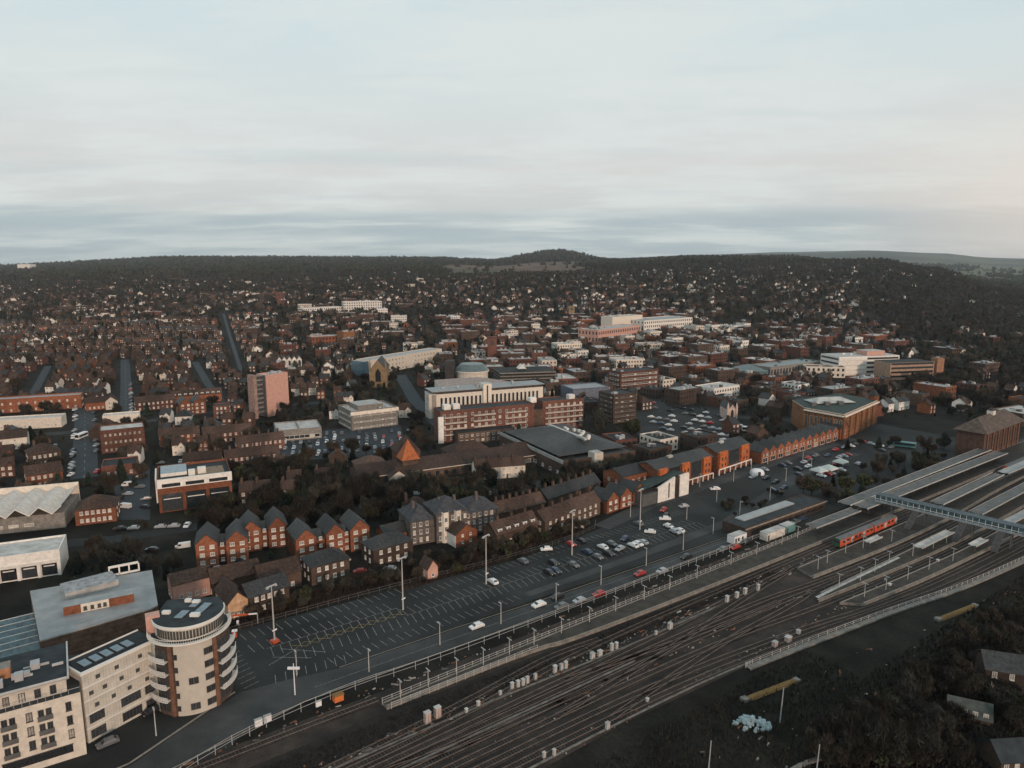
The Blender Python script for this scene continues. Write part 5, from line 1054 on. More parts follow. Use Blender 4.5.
# ================================================================== STREET FURNITURE AND RAILWAY KIT
mast = node('light_mast', None, [node('pole', MB().tube((0, 0, 0), (0, 0, 16), .24, .13, POST, 8)), node('lamp_head', MB().box(-1.5, 1.5, -.2, .2, 15.9, 16.15, POST, bottom=True).box(-1.6, -1.0, -.35, .35, 15.6, 15.9, METAL, bottom=True).box(1.0, 1.6, -.35, .35, 15.6, 15.9, METAL, bottom=True)), node('red_base', MB().box(-.9, .9, -.9, .9, 0, .7, REDP)), node('sign', MB().box(-.7, .7, -.35, -.28, 3.4, 3.8, WHITEP, bottom=True))])
for (s_, t_), ll in (((-11.2, 43.3), 'tall light mast with red base beside the round tower end of the car park'), ((24.9, 39.2), 'tall light mast between the hatched bays and the long bay rows'), ((54, 39), 'tall light mast in front of the red side of the scrub bank'), ((90.7, 40.3), 'tall light mast below the brown terraces by the white parked car'), ((126.8, 42.9), 'tall light mast in front of the angular white building')):
    nd = dict(mast); nd['ch'] = [c for c in mast['ch'] if c['name'] != 'red_base' or s_ < 0]; x, y = S(s_, t_); tag(inst(nd, None, (x, y, 0), RA + .3), ll, 'light mast', 'tall masts in the car park')
lampn = node('street_lamp', None, [node('pole', MB().tube((0, 0, 0), (0, 0, 6.2), .15, .09, POST, 6)), node('lamp_head', MB().box(-.15, 1.1, -.18, .18, 6.1, 6.25, METAL, bottom=True))])
tlamp = node('platform_lamp', None, [node('pole', MB().tube((0, 0, .9), (0, 0, 5.2), .11, .08, POST, 6)), node('lamp_head', MB().box(-.9, .9, -.12, .12, 5.15, 5.3, METAL, bottom=True))])
xlamp = node('street_lamp', None, [node('pole', MB().tube((0, 0, 0), (0, 0, 8), .15, .1, WHITEP, 6)), node('lamp_head', MB().box(-1.4, 1.4, -.2, .2, 6.6, 7.1, WHITEP, bottom=True))])
x, y = S(-14.9, 16.9); tag(inst(xlamp, None, (x, y, 0), 0), 'white lamp post with a cross-shaped camera arm at the car park entrance', 'street lamp')
for s_, t_ in ((3.2, 15.5), (23.8, 16.1), (43.3, 15.7), (63.7, 16.2), (82.8, 17.2), (104.8, 18.8), (125.2, 20.5), (-11.7, 24.7), (-44, 20), (146, 24), (150, 40), (134, 55), (176, 46), (187, 64), (206, 60), (222, 62), (226, 46), (244, 68), (262, 60), (170, 30), (280, 74), (196, 34), (250, 48)):
    x, y = S(s_, t_); tag(inst(lampn, None, (x, y, 0), RA + random.choice((pi / 2, -pi / 2))), cat='street lamp', group='street lamps', auto='slim grey street lamp')
for s_, t_ in ((4, .2), (11.4, .3), (19.3, .3), (27.1, .3), (35.1, .3), (43.1, .3), (52.7, .6), (63, .7), (73.3, .9), (85.2, 1.1), (96.5, 1.2), (109.4, 1.3), (126.9, 1.6), (141, 1.6), (156, 1.8), (166, 2), (154, -16.5), (167, -15.6), (176, -17), (190, -20), (147, -17.4), (160, -29.4), (170, -29.0), (183, -30.6), (196, -31.5), (176, -39.0), (150, -38), (163, -38.4), (190, -40.4), (140, -36.6), (150, -30), (205, -32), (140, -28.6)):
    x, y = S(s_, t_); tag(inst(tlamp, None, (x, y, 0), RA + pi / 2), cat='platform lamp', group='platform lamps', auto='thin platform lamp post')
def cabinet(s_, t_, w_, d_, h, m, base):
    x, y = S(s_, t_); ch = [node('box_body', MB().box(-w_ / 2, w_ / 2, -d_ / 2, d_ / 2, .15, h, m)), node('box_lid', MB().box(-w_ / 2 - .08, w_ / 2 + .08, -d_ / 2 - .08, d_ / 2 + .08, h + .002, h + .1, PALER, bottom=True)), node('plinth', MB().box(-w_ / 2 - .1, w_ / 2 + .1, -d_ / 2 - .1, d_ / 2 + .1, 0, .15, CONC)), node('door_seam', MB().box(-.03, .03, -d_ / 2 - .02, -d_ / 2 - .001, .3, h - .2, DFRAME))]
    tag(inst(node('equipment_cabinet', None, ch), None, (x, y, 0), RA), cat='cabinet', group='trackside cabinets', auto=base)
for s_, t_, w_, d_, h in ((5.2, -10.3, 1.6, 1.2, 3.0), (7.9, -10.1, 1.6, 1.2, 3.1), (27.6, -11.2, .9, .7, 2), (29.2, -11.4, .9, .7, 2), (30.6, -11.5, .9, .7, 2), (32, -11.4, .9, .7, 2), (34.6, -11.2, .8, .7, 1.6), (40.2, -11.9, 1, .8, 2.3), (42.2, -12, .9, .7, 2.0), (43.6, -12, .9, .7, 2.2), (52.0, -12.6, 1.4, .9, 1.8), (54.4, -12.8, 1.4, .9, 1.8), (58.6, -12.8, .9, .8, 2.4), (60.2, -12.9, .8, .8, 2.2), (79.4, -14.2, 1.4, 1.0, 2.1), (74, -14, .8, .6, 1.3), (105.4, -13.3, 1.2, .9, 2.3), (110, -13.4, 1.2, .9, 2.1), (114, -13.4, 1.2, .9, 2.3), (119.4, -14.2, 1, .8, 2.4), (14, -12.4, .7, .6, 1.2), (17.5, -12.0, .8, .7, 1.4), (24, -11.5, .7, .6, 1.2), (95, -36.5, 1.6, 1.2, 1.6), (100, -37.2, 2.0, 1.4, 1.7), (106, -36.4, 1.2, 1, 1.2), (35.8, -35.2, 1, .8, 1.8), (19, -34.2, .7, .6, 1.4), (21, -35, .7, .6, 1.7), (50, -33.5, .7, .6, 1.0), (154, -37.2, 1.4, .8, 1.7), (185.5, -37.6, 1.4, .8, 1.7)):
    cabinet(s_, t_, w_ * .85, d_ * .85, h * .85, mat('cabinet_paint', (.42, .41, .39), var=.25) if w_ < 1.5 else mat('cabinet_pink', (.38, .30, .27)), 'pale trackside cabinet' if w_ < 1.5 else 'large pinkish trackside cabinet')
# grit bin, skip, barrier, signs near the road
x, y = S(-7.5, 9.0); tag(inst(node('grit_bin', MB().prism([(-.9, -.6), (.9, -.6), (1.0, .5), (-1.0, .5)], 0, 1.2, ORANGE).prism([(-1.0, -.7), (1.0, -.7), (1.0, .6), (-1.0, .6)], 1.203, 1.45, YELLOWB)), None, (x, y, 0), RA, 1.2), 'orange grit bin beside the road fence', 'grit bin')
for s_, t_, sc_, ll in ((-25.2, 10.6, 1, 'left one of two white road-side cabinets near the lower car park entrance'), (-23.2, 10.8, 1, 'right one of two white road-side cabinets near the lower car park entrance'), (-12, 9.6, .8, 'pale cabinet next to the orange grit bin')):
    x, y = S(s_, t_); tag(inst(node('roadside_cabinet', MB().box(-.8, .8, -.35, .35, 0, 1.5, WHITEP).box(-.85, .85, -.4, .4, 1.503, 1.6, PALER)), None, (x, y, 0), RA, sc_), ll, 'cabinet')
x, y = G(238, 626); tag(inst(node('entrance_barrier', None, [node('post', MB().box(-.3, .3, -.3, .3, 0, 1.6, WHITEP)), node('boom', MB().box(.3, 3.0, -.08, .08, 3.0, 3.4, REDP, bottom=True).box(3.0, 5.4, -.08, .08, 3.0, 3.4, WHITEP, bottom=True).box(-3.0, .3, -.08, .08, 3.0, 3.4, REDP, bottom=True).box(-3, -2.8, -.1, .1, 0, 3.4, METAL).box(5.2, 5.4, -.1, .1, 0, 3.4, METAL))]), None, (x, y, 0), R(12)), 'red and white height barrier at the car park entrance by the round tower', 'barrier')
x, y = G(235, 637); tag(inst(node('ticket_machine', None, [node('cabinet_body', MB().box(-.5, .5, -.35, .35, 0, 1.8, REDP)), node('hood', MB().box(-.7, .7, -.6, .5, 1.803, 2.0, WHITEP, bottom=True))]), None, (x, y, 0), R(15)), 'red ticket machine under the height barrier', 'ticket machine')
for (px, py), m, base, sc_ in (((363, 700), YELLOWB, 'x', 1),):
    pass
# ramp steps, yellow covers by the woods, sack heap
def trough(s0, s1, t0, label):
    a, c = S(s0, t0), S(s1, t0 - 2.2); L = math.dist(a, c); an = math.atan2(c[1] - a[1], c[0] - a[0]); ch = []
    m = MB(); P = [(0, 0), (.3, .5), (.9, .8), (1.5, .5), (1.8, 0)]
    for (y0, z0), (y1, z1) in zip(P[:-1], P[1:]): m.face([(0, y0, z0), (L, y0, z0), (L, y1, z1), (0, y1, z1)], YELLOWB)
    m.face([(0, *p) for p in P], YELLOWB); m.face([(L, *p) for p in P], YELLOWB); ch.append(node('cover', m)); ch.append(node('end_block', MB().box(-1.6, -.1, .1, 1.7, 0, .8, CONC))); ch.append(node('end_block', MB().box(L + .1, L + 1.4, .1, 1.6, 0, .6, CONC)))
    tag(inst(node('covered_trough', None, ch), None, (*a, 0), an), label, 'stockpile cover'); mark(*a, an, L, 4, 2)
trough(69.2, 84.5, -47.5, 'long mustard-yellow cover lying in the woods next to the pale sack heap'); trough(145.4, 161.7, -56.5, 'long mustard-yellow cover near the curved walkway at the right edge')
hx, hy = G(752, 725)
for i in range(80):
    r_ = random.random() ** .6; a = random.random() * 2 * pi; lx, ly = r_ * 4.0 * cos(a), r_ * 2.6 * sin(a); z = max(0, (1 - r_) * 1.3); m = MB(); s_ = random.uniform(.3, .6)
    P = [(-s_, -s_ * .7), (s_ * .8, -s_ * .8), (s_, s_ * .6), (-s_ * .7, s_ * .8)]; m.prism(P, 0, s_ * .9, TARP); m.prism([(p[0] * .6, p[1] * .6) for p in P], s_ * .9, s_ * 1.15, TARP)
    o = inst(node('builders_sack', m), None, (hx + lx, hy + ly, z), random.random() * 6); tag(o, 'pale blue-white sack in the heap lying on dark ground by the woods', 'sack', 'heap of pale sacks')
mark(hx - 8, hy - 6, 0, 16, 12)
for s_, t_, ll in ((68, -56, 'thin dark pole beside the pale sack heap'), (41, -58, 'thin dark pole left of the pale sack heap'), (57, -71, 'leaning wooden pole at the bottom edge'), (15, -58, 'thin dark pole near the bottom centre edge')):
    x, y = S(s_, t_); tag(inst(node('wooden_pole', MB().tube((0, 0, 0), (.3, 0, 8.5), .14, .1, METAL, 6)), None, (x, y, 0)), ll, 'pole')
pts = smooth([G(775, 785), G(800, 764), G(850, 752), G(915, 745)], 2); b = MB(); ribbon(b, pts, 1.0, .01, .35, CONC); o = inst(node('low_kerb_wall', b)); tag(o, 'low pale kerb curving through the woods at the bottom right', 'kerb')
x, y, an, W = at2((985, 682), (1030, 696), 0)
def shed(px, py, w_, d_, h, rz, label, wm=BR_BRN, rm=SLATE):
    x, y = G(px, py); b, r = walls_roof('gx', w_, d_, h, 2.6, wm, rm); ch = [node('wall', b), node('roof', r)] + wins([(w_ * (i + .5) / 4, 0, z, 0, 1.0, 1.5) for i in range(4) for z in ((1, 3.6) if h > 5 else (1,))], FRAME, PANE)
    place(node('brick_house', None, ch), x, y, rz, w_, d_, label, 'house')
shed(984, 690, 14, 8, 5.6, R(-18), 'dark brick house with tall white windows among the trees at right edge', mat('brick_dark', (.045, .032, .026)))
shed(948, 716, 8, 3.2, 1.6, R(-25), 'small green-grey shed in the dark yard below the brick house', BR_BRN, mat('shed_roof', (.07, .085, .08)))
shed(1000, 775, 9, 6, 3, R(5), 'low building at the bottom edge near the right corner', BR_BRN, FELT)
LAND.append(('the dark brick house', *G(990, 690)))

# ================================================================== CARS
def car_nodes(colm, long=4.3, hgt=1.45, van=False, detail=True):
    b = MB(); L = long; W = .88
    prof = [(-L / 2, .3), (-L / 2, .75), (-L * .30, .92), (-L * .14, hgt), (L * .28, hgt), (L * .43, .95), (L / 2, .85), (L / 2, .3)] if not van else [(-L / 2, .3), (-L / 2, 1.0), (-L * .38, 1.2), (-L * .28, 2.0), (L * .48, 2.0), (L / 2, 1.9), (L / 2, .3)]
    def wd(z): return W if z < 1.0 else (W - .16 if not van else W - .05)
    for (x0, z0), (x1, z1) in zip(prof[:-1], prof[1:]): b.face([(x0, -wd(z0), z0), (x0, wd(z0), z0), (x1, wd(z1), z1), (x1, -wd(z1), z1)], colm)
    for sg in (-1, 1): b.face([(x, sg * wd(z), z) for x, z in prof], colm)
    g = MB(); e = .02
    i = 2 if not van else 2
    (x0, z0), (x1, z1) = prof[2], prof[3]
    g.face([(x0 + (x1 - x0) * .12 - e, -wd(z0) * .88, z0 + (z1 - z0) * .12 + e), (x0 + (x1 - x0) * .12 - e, wd(z0) * .88, z0 + (z1 - z0) * .12 + e), (x1 - (x1 - x0) * .1 - e, wd(z1) * .9, z1 - (z1 - z0) * .1 + e), (x1 - (x1 - x0) * .1 - e, -wd(z1) * .9, z1 - (z1 - z0) * .1 + e)], GLASS)
    sg_ = MB()
    for s2 in (-1, 1):
        if not van: sg_.face([(-L * .24, s2 * (W - .06), 1.0), (L * .38, s2 * (W - .06), 1.0), (L * .26, s2 * (W - .13), hgt - .08), (-L * .13, s2 * (W - .13), hgt - .08)], GLASS)
        else: sg_.face([(-L * .33, s2 * (W + .01), 1.2), (-L * .1, s2 * (W + .01), 1.2), (-L * .1, s2 * (W - .03), 1.8), (-L * .26, s2 * (W - .03), 1.8)], GLASS)
    rg = MB()
    if not van: rg.face([(L * .30, -.6, hgt - .05), (L * .30, .6, hgt - .05), (L * .42, .68, 1.0), (L * .42, -.68, 1.0)], GLASS)
    else: rg.face([(L / 2 + .01, -.6, 1.3), (L / 2 + .01, .6, 1.3), (L / 2 - .03, .6, 1.8), (L / 2 - .03, -.6, 1.8)], GLASS)
    wh = MB().tube((0, -.1, 0), (0, .1, 0), .32, .32, TYRE, 10).mesh('wheel')
    if detail:
        hl = MB().box(-.05, .04, -.16, .16, 0, .14, FRAME).mesh('headlight')
        ch = [node('body', b), node('windscreen', g), node('side_windows', sg_), node('rear_window', rg)] + [node('wheel', wh, loc=(q, s2 * .82, .32)) for q in (-L * .32, L * .3) for s2 in (-1, 1)] + [node('headlight', hl, loc=(-L / 2, s2 * .6, .6)) for s2 in (-1, 1)]
        return node('parked_van' if van else 'parked_car', None, ch)
    n = len(b.v)
    for o_ in (g, sg_, rg):
        base = len(b.v); b.v += o_.v
        for f, mm in zip(o_.f, o_.m): b.f.append(tuple(base + q for q in f)); b.m.append(b.mi(o_.mats[mm]))
    return node('parked_van' if van else 'parked_car', b)
CARN = {k_: (car_nodes(v), car_nodes(v, detail=False)) for k_, v in CARM.items()}
VANN = (car_nodes(CARM['white'], 5.2, 2, True), car_nodes(CARM['white'], 5.2, 2, True, False))
NCAR = 0; CARS = []
def car(x, y, rz, c=None, van=False, label=None):
    global NCAR
    p = proj(x, y, 0)
    if not (-10 < p[0] < 1034 and p[1] < 780): return
    for cx_, cy_, cr_ in CARS:
        ddx, ddy = x - cx_, y - cy_
        if abs(ddx * cos(cr_) + ddy * sin(cr_)) < 4.6 and abs(-ddx * sin(cr_) + ddy * cos(cr_)) < 2.0: return
        if math.hypot(ddx, ddy) < 2.3: return
    CARS.append((x, y, rz)); NCAR += 1
    if NCAR > 290: return
    c = c or random.choice(['silver', 'silver', 'white', 'white', 'black', 'grey', 'grey', 'blue', 'red', 'black'])
    nd = (VANN if van else CARN[c])[0 if y < 330 else 1]
    o = inst(nd, None, (x, y, .03), rz, random.uniform(.97, 1.05)); base = ('white van parked' if van else f'{c} car parked')
    tag(o, label, 'van' if van else 'car', 'parked cars', auto=None if label else base)
for s_, t_, rz, c, l in ((36.6, 17.8, 0, 'white', 'white car driving alone on the station road below the bays'), (58.3, 17.6, 0, 'white', 'white car leading a darker one on the station road in the middle'), (55, 16.6, 0, 'grey', None), (74.7, 33, 1.6, 'black', None), (77.2, 33, 1.6, 'blue', None), (80.5, 38, 1.6, 'black', None), (85, 33, 1.6, 'grey', None),
        (107.2, 33.6, .2, 'silver', None), (115.2, 39.2, .3, 'blue', None), (118.5, 39.5, 1.6, 'black', None), (112, 38.5, 1.6, 'blue', None), (108, 38.6, 1.6, 'grey', None), (105, 33, 1.6, 'blue', None), (101, 33, 1.6, 'black', None), (127.7, 38.5, -.9, 'white', 'white car below the angular white building, nearest its light mast'),
        (105.3, 12.2, 0, 'silver', None), (120.5, 15.2, 0, 'black', None), (98, 15.1, 0, 'red', None), (77.5, 12.4, 0, 'red', None), (69.8, 12.6, 0, 'silver', None), (63.1, 12.9, 0, 'grey', None), (66, 18.4, 0, 'black', None), (109.1, 68.9 - 11, -.6, 'white', None), (142.6, 44.6, -.7, 'white', None), (189.1, 57.1, -.6, 'white', None), (160, 50, -.3, 'silver', None), (86, 48.6, -.5, 'white', 'white car under the scrub bank at the edge of the bays'), (146, 47, .4, 'black', None), (150, 52, .4, 'red', None), (141, 10.5, 0, 'red', None), (144.5, 10.2, 0, 'red', None), (149, 11, 0, 'black', None), (136, 12, 0, 'grey', None), (176, 12, 0, 'black', None), (181, 12.4, 0, 'grey', None), (186, 12.6, 0, 'blue', None)):
    x, y = S(s_, t_); car(x, y, RA + rz, c, label=l)
for s_ in np.arange(34, 96, 2.45):
    for t_ in (33, 38.3, 45.3):
        if random.random() < .05: x, y = S(s_, t_); car(x, y, RA + pi / 2 + random.choice((0, pi)))
for s_ in np.arange(96, 150, 2.45):
    for t_ in (33, 38.3, 47):
        if random.random() < .24: x, y = S(s_, t_); car(x, y, RA + pi / 2 + random.choice((0, pi)))
for (px, py), rz in (((160, 702), 1.0), ((152, 713), 1.0), ((108, 745), .75), ((145, 722), 1.0)): car(*G(px, py), rz, random.choice(('black', 'grey', 'black')))
for (px, py) in ((152, 551), (183, 548), (240, 540), (128, 495), (140, 488), (146, 500), (125, 508), (145, 508), (139, 478), (128, 486), (415, 495), (390, 570), (360, 573), (238, 562), (333, 468), (330, 483)): car(*G(px, py), random.uniform(-.3, .5), van=random.random() < .25)
for q0, q1 in (((200, 575), (292, 552)), ((300, 570), (372, 556)), ((395, 508), (600, 480)), ((120, 530), (240, 524)), ((0, 452), (66, 446)), ((150, 465), (240, 458))):
    a_, c_ = G(*q0), G(*q1)
    for p in dens([a_, c_], 4.6):
        if random.random() < .45: car(p[0], p[1], math.atan2(c_[1] - a_[1], c_[0] - a_[0]) + random.choice((0, pi / 2)))
for row in range(9):                                   # supermarket car park
    for i in range(16):
        if random.random() < .5:
            a = G(285 + i * 8.2, 436 + row * 2.6 - i * .3); car(a[0] + random.uniform(-.5, .5), a[1], R(100) + random.choice((0, pi)))
for row in range(6):
    for i in range(11):
        if random.random() < .55: a = G(645 + i * 7.6 + row * 2, 402 + row * 5.2 + i * 1.4); car(a[0], a[1], R(-30) + random.uniform(-.1, .1))
for i in range(46):
    s_ = random.uniform(205, 330); t_ = random.choice((47.5, 53, 58, 62, 40)); x, y = S(s_, t_ + random.uniform(-.5, .5)); car(x, y, RA + random.choice((0, pi / 2)))
for pts, off_ in ((ST1, 5.4), (ST2, 3.4), (ST3, 2.8), (ST4, 2.8), (ST5, 3.2)):
    for sg in (-1, 1):
        for p in dens(off(pts, sg * off_), 6)[::1]:
            if random.random() < .5: car(p[0], p[1], pi / 2 + .1)

# ================================================================== HOUSES OF THE WIDER TOWN
def house_nodes(name, w_, d_, h, rh, wm, rm, kind='gx', cols=2, storeys=2, detail=True, gable=False, fr=FRAME):
    b, r = walls_roof(kind, w_, d_, h, rh, wm, rm, ov=.3); x0 = 0
    c1 = MB().box(w_ * .06, w_ * .06 + .9, d_ * .35, d_ * .65, h + rh * .4, h + rh + 1.3, BR_BRN).box(w_ * .06 + .2, w_ * .06 + .45, d_ * .4, d_ * .46, h + rh + 1.3, h + rh + 1.7, CLAY).box(w_ * .06 + .2, w_ * .06 + .45, d_ * .52, d_ * .58, h + rh + 1.3, h + rh + 1.7, CLAY)
    L = []
    for k_ in range(storeys):
        for i in range(cols): L.append((w_ * (i + .5) / cols, 0, .9 + k_ * (h / storeys), 0, 1.2, 1.35))
    g = None
    if gable: g = walls_roof('gy', w_ * .5, 2.4, h * .95, rh * .62, wm, rm, ov=.25, x0=w_ * .46, y0=-.9)
    if detail:
        ch = [node('wall', b), node('roof', r, [node('chimney', c1)])] + wins(L, fr, PANE, bars=False) + [node('door', MB().box(w_ * .48, w_ * .48 + .9, -.06, 0, 0, 2.1, DFRAME))]
        if g: ch.append(node('gabled_bay', g[0], [node('bay_roof', g[1])] + wins([(w_ * .71, -.9, .9 + k_ * h / storeys, 0, 1.4, 1.3) for k_ in range(storeys)], fr, PANE, bars=False)))
        return node(name, None, ch)
    parts = [b, r, c1] + (list(g) if g else [])
    for x_, y_, z_, rz_, ww, wh in L: parts.append(MB().box(x_ - ww / 2, x_ + ww / 2, -.08, 0, z_, z_ + wh, PANE, bottom=True))
    if g:
        for k_ in range(storeys): parts.append(MB().box(w_ * .71 - .7, w_ * .71 + .7, -1.0, -.9, .9 + k_ * h / storeys, 2.2 + k_ * h / storeys, PANE, bottom=True))
    for x_ in (.3, .7): parts.append(MB().box(w_ * x_ - .55, w_ * x_ + .55, d_, d_ + .06, 3.4, 4.7, PANE))
    return node(name, join(parts))
def join(parts):
    b = MB()
    for o_ in parts:
        base = len(b.v); b.v += o_.v
        for f, mm in zip(o_.f, o_.m): b.f.append(tuple(base + q for q in f)); b.m.append(b.mi(o_.mats[mm]))
    return b
WALLS = [('red brick', BR_RED), ('orange brick', BR_ORG), ('brown brick', BR_BRN), ('cream', CREAM), ('white', WHITE)]
ROOFS = [('clay', CLAY), ('slate', SLATE)]
TH = {}; DH = {}; TB_ = {}
def raw_house(kind_, wi, ri, v):
    wn, wm = WALLS[wi]; rn, rm = ROOFS[ri]
    if kind_ == 'terraced_house': return dict(w_=6.0, d_=8.5, h=5.6 if v else 5.9, rh=3.0, kind='gx', cols=2, gable=bool(v)), wm, rm
    return dict(w_=9.5 if v else 8, d_=9, h=5.4, rh=3.8 if v else 3.4, kind='hip' if v else 'gx', cols=3, gable=not v), wm, rm
HC = {}
def get_house(kind_, wi, ri, v, detail):
    k_ = (kind_, wi, ri, v, detail)
    if k_ not in HC:
        a, wm, rm = raw_house(kind_, wi, ri, v); HC[k_] = house_nodes(kind_, wm=wm, rm=rm, detail=detail, **a)
    return HC[k_]
BC = {}
def get_block(wi, v, detail):
    k_ = (wi, v, detail)
    if k_ in BC: return BC[k_]
    wn, wm = WALLS[wi]; w_, d_, h = ((16, 12, 8), (24, 14, 10.5), (13, 16, 6.5), (30, 18, 7.5))[v]
    rm = (FELT, GREYR, FELT, PALER)[v]; b, r = walls_roof('flat', w_, d_, h, 0, wm, rm); st = max(2, int(h / 3.3)); L = []
    for q in range(st):
        n = int(w_ / 3)
        for i in range(n): L.append(MB().box(w_ * (i + .5) / n - .7, w_ * (i + .5) / n + .7, -.08, 0, 1 + q * h / st, 2.5 + q * h / st, GLASS))
        for i in range(int(d_ / 3)):
            y_ = d_ * (i + .5) / int(d_ / 3); L.append(MB().box(w_, w_ + .08, y_ - .7, y_ + .7, 1 + q * h / st, 2.5 + q * h / st, GLASS)); L.append(MB().box(-.08, 0, y_ - .7, y_ + .7, 1 + q * h / st, 2.5 + q * h / st, GLASS))
    pls = []
    for i in range(4): pl = MB(); pls.append(pl); a = random.uniform(2, w_ - 5); c = random.uniform(2, d_ - 4); pl.box(a, a + random.uniform(1, 3), c, c + 2, h + .03, h + random.uniform(1, 2.2), random.choice((METAL, PALER, DSTEEL)))
    BC[k_] = node('town_building', join([b, r] + pls + L)) if not detail else node('town_building', None, [node('wall', b), node('roof', r), *[node('roof_plant', q) for q in pls]] + [node('window', q) for q in L]); return BC[k_]
CAND = []                                             # (size on screen key, kind, x, y, z, rz, params)
def add_house(kind_, x, y, rz, wi, ri, v, w_, d_):
    p = proj(x, y, terr(x, y) + 3)
    if not (-25 < p[0] < 1049 and p[1] < 790): return
    CAND.append((y, kind_, x, y, terr(x, y), rz, wi, ri, v)); mark(x, y, rz, w_, d_, .5)
def wsel(weights): return random.choices(range(5), (weights[0] * .8, weights[1] * .5, weights[2] * 1.6, weights[3] * .55, weights[4] * .62))[0]
def terrace(x0, y0, x1, y1, weights=(4, 2, 3, 1.5, 1.5), gap=.06):
    L = math.hypot(x1 - x0, y1 - y0); an = math.atan2(y1 - y0, x1 - x0); n = int(L / 6.02); wi = wsel(weights); ri = random.random() < .35; v = random.random() < .55
    for i in range(n):
        if random.random() < .14: wi = wsel(weights)
        if random.random() < gap: continue
        x, y = x0 + cos(an) * 6.02 * i, y0 + sin(an) * 6.02 * i
        if free(x + 3, y + 4, 3): add_house('terraced_house', x, y, an, wi, int(ri), int(v), 6.0, 8.5)
# left-hand streets of terraces
y = 470.0; row = 0
while y < 1120:
    sp = 18 + y * .008
    xl, xr = -.76 * y, (-.375 if y < 620 else -.36) * y
    segs = []; x = xl
    while x < xr: L = random.uniform(38, 100); segs.append((x, min(x + L, xr))); x += L + random.choice((8, 12, 16))
    for a, c in segs:
        if random.random() < .96: terrace(a, y + random.uniform(-2, 2), c, y + random.uniform(-2, 3) + (c - a) * .03)
    y += sp; row += 1
# rows at right angles in the middle left, facing the long streets
for px0, py0, px1, py1 in ((232, 400, 330, 394), (265, 392, 340, 386), (300, 400, 345, 398), (335, 410, 350, 409), (0, 478, 30, 474), (0, 464, 26, 461), (104, 498, 116, 497), (160, 440, 235, 432), (150, 424, 178, 423), (160, 457, 235, 450), (0, 508, 10, 508), (350, 392, 372, 390), (395, 392, 430, 386), (310, 378, 365, 374), (320, 366, 362, 362), (262, 384, 300, 381), (330, 350, 372, 347), (688, 470, 712, 462), (570, 528, 608, 516), (420, 560, 450, 552), (540, 552, 575, 543), (318, 603, 360, 592), (455, 572, 490, 560)):
    a = G(px0, py0); c = G(px1, py1)
    if a[1] > 300 or True: terrace(*a, *c, gap=.03)
# town centre and slopes, by land-use chance
def landuse(px, py, y):
    """chance of (flat block, terraced pair, villa) and number of trees"""
    if px < 250: c = (.06, .22, .24, 4) if y > 1100 else (.05, .5, .1, 3)
    elif px < 440: c = (.12, .24, .14, 4)
    elif px < 720: c = (.62, .32, .04, 2) if y < 1150 else (.05, .18, .38, 4)
    elif px < 900: c = (.50, .34, .06, 3) if y < 1000 else (.03, .12, .34, 5)
    else: c = (.10, .06, .08, 6)
    if y > 1700: c = (c[0] * .3, c[1] * .4, c[2] * .75, c[3] + 1)
    if px > 860 and y > 1000: c = (0, .01, .05, 5)
    if y > 2300: c = (0, 0, .05, 5)
    return c
TREES = []                                            # (x, y, z, scale, type)
def add_tree(x, y, sc_, ty):
    z = terr(x, y); p = proj(x, y, z + 3)
    if -20 < p[0] < 1044 and p[1] < 830: TREES.append((x, y, z - .15, sc_, ty))
y = 262.0
while y < 2700:
    st = 19 + y * .006; x = -.78 * y
    while x < .78 * y:
        X = x + random.uniform(-4, 4); Y = y + random.uniform(-4, 4); x += st
        p = proj(X, Y, terr(X, Y)); px, py = p
        if px < -20 or px > 1045: continue
        fb, ft, fv, nt_ = landuse(px, py, Y)
        patch = .5 + .5 * sin(X * .011 + Y * .007) * sin(Y * .009 - X * .004)
        if Y < 520 and px < 620: fb *= .4
        q = random.random() / (.6 + .8 * patch); an = RA * .35 + random.choice((0, 0, pi / 2)) + random.uniform(-.12, .12) + (px > 640) * .35
        if q < fb and free(X + 8, Y + 6, 8):
            v = random.choice((0, 0, 1, 2, 2, 3)); w_, d_ = ((16, 12), (24, 14), (13, 16), (30, 18))[v]; add_house('town_building', X, Y, an % pi if an < 1 else an, wsel((3, 1, 3.5, 1.8, .8)), 0, v, w_, d_)
        elif q < fb + ft and free(X + 6, Y + 4, 6):
            n = random.randint(2, 4); a2 = an
            terrace(X - n * 3 * cos(a2), Y - n * 3 * sin(a2), X + n * 3.2 * cos(a2), Y + n * 3.2 * sin(a2), (3, 1.2, 3, 2.5, 2), 0)
        elif q < fb + ft + fv and free(X + 4, Y + 4, 5):
            add_house('detached_house', X, Y, an, wsel((2, 1, 2.5, 3, 3.5)), int(random.random() < .5), int(random.random() < .5), 9, 9)
        for _ in range(nt_):
            tx, ty = X + random.uniform(-st / 2, st / 2), Y + random.uniform(-st / 2, st / 2)
            if free(tx, ty, 2) and random.random() < (.75 if px > 440 and Y < 1150 and px < 900 else .95): add_tree(tx, ty, random.uniform(.55, 1.1), random.choice((0, 0, 1, 1, 2)))
    y += st
LIMIT = 292; counts = {}; stuffh = {}
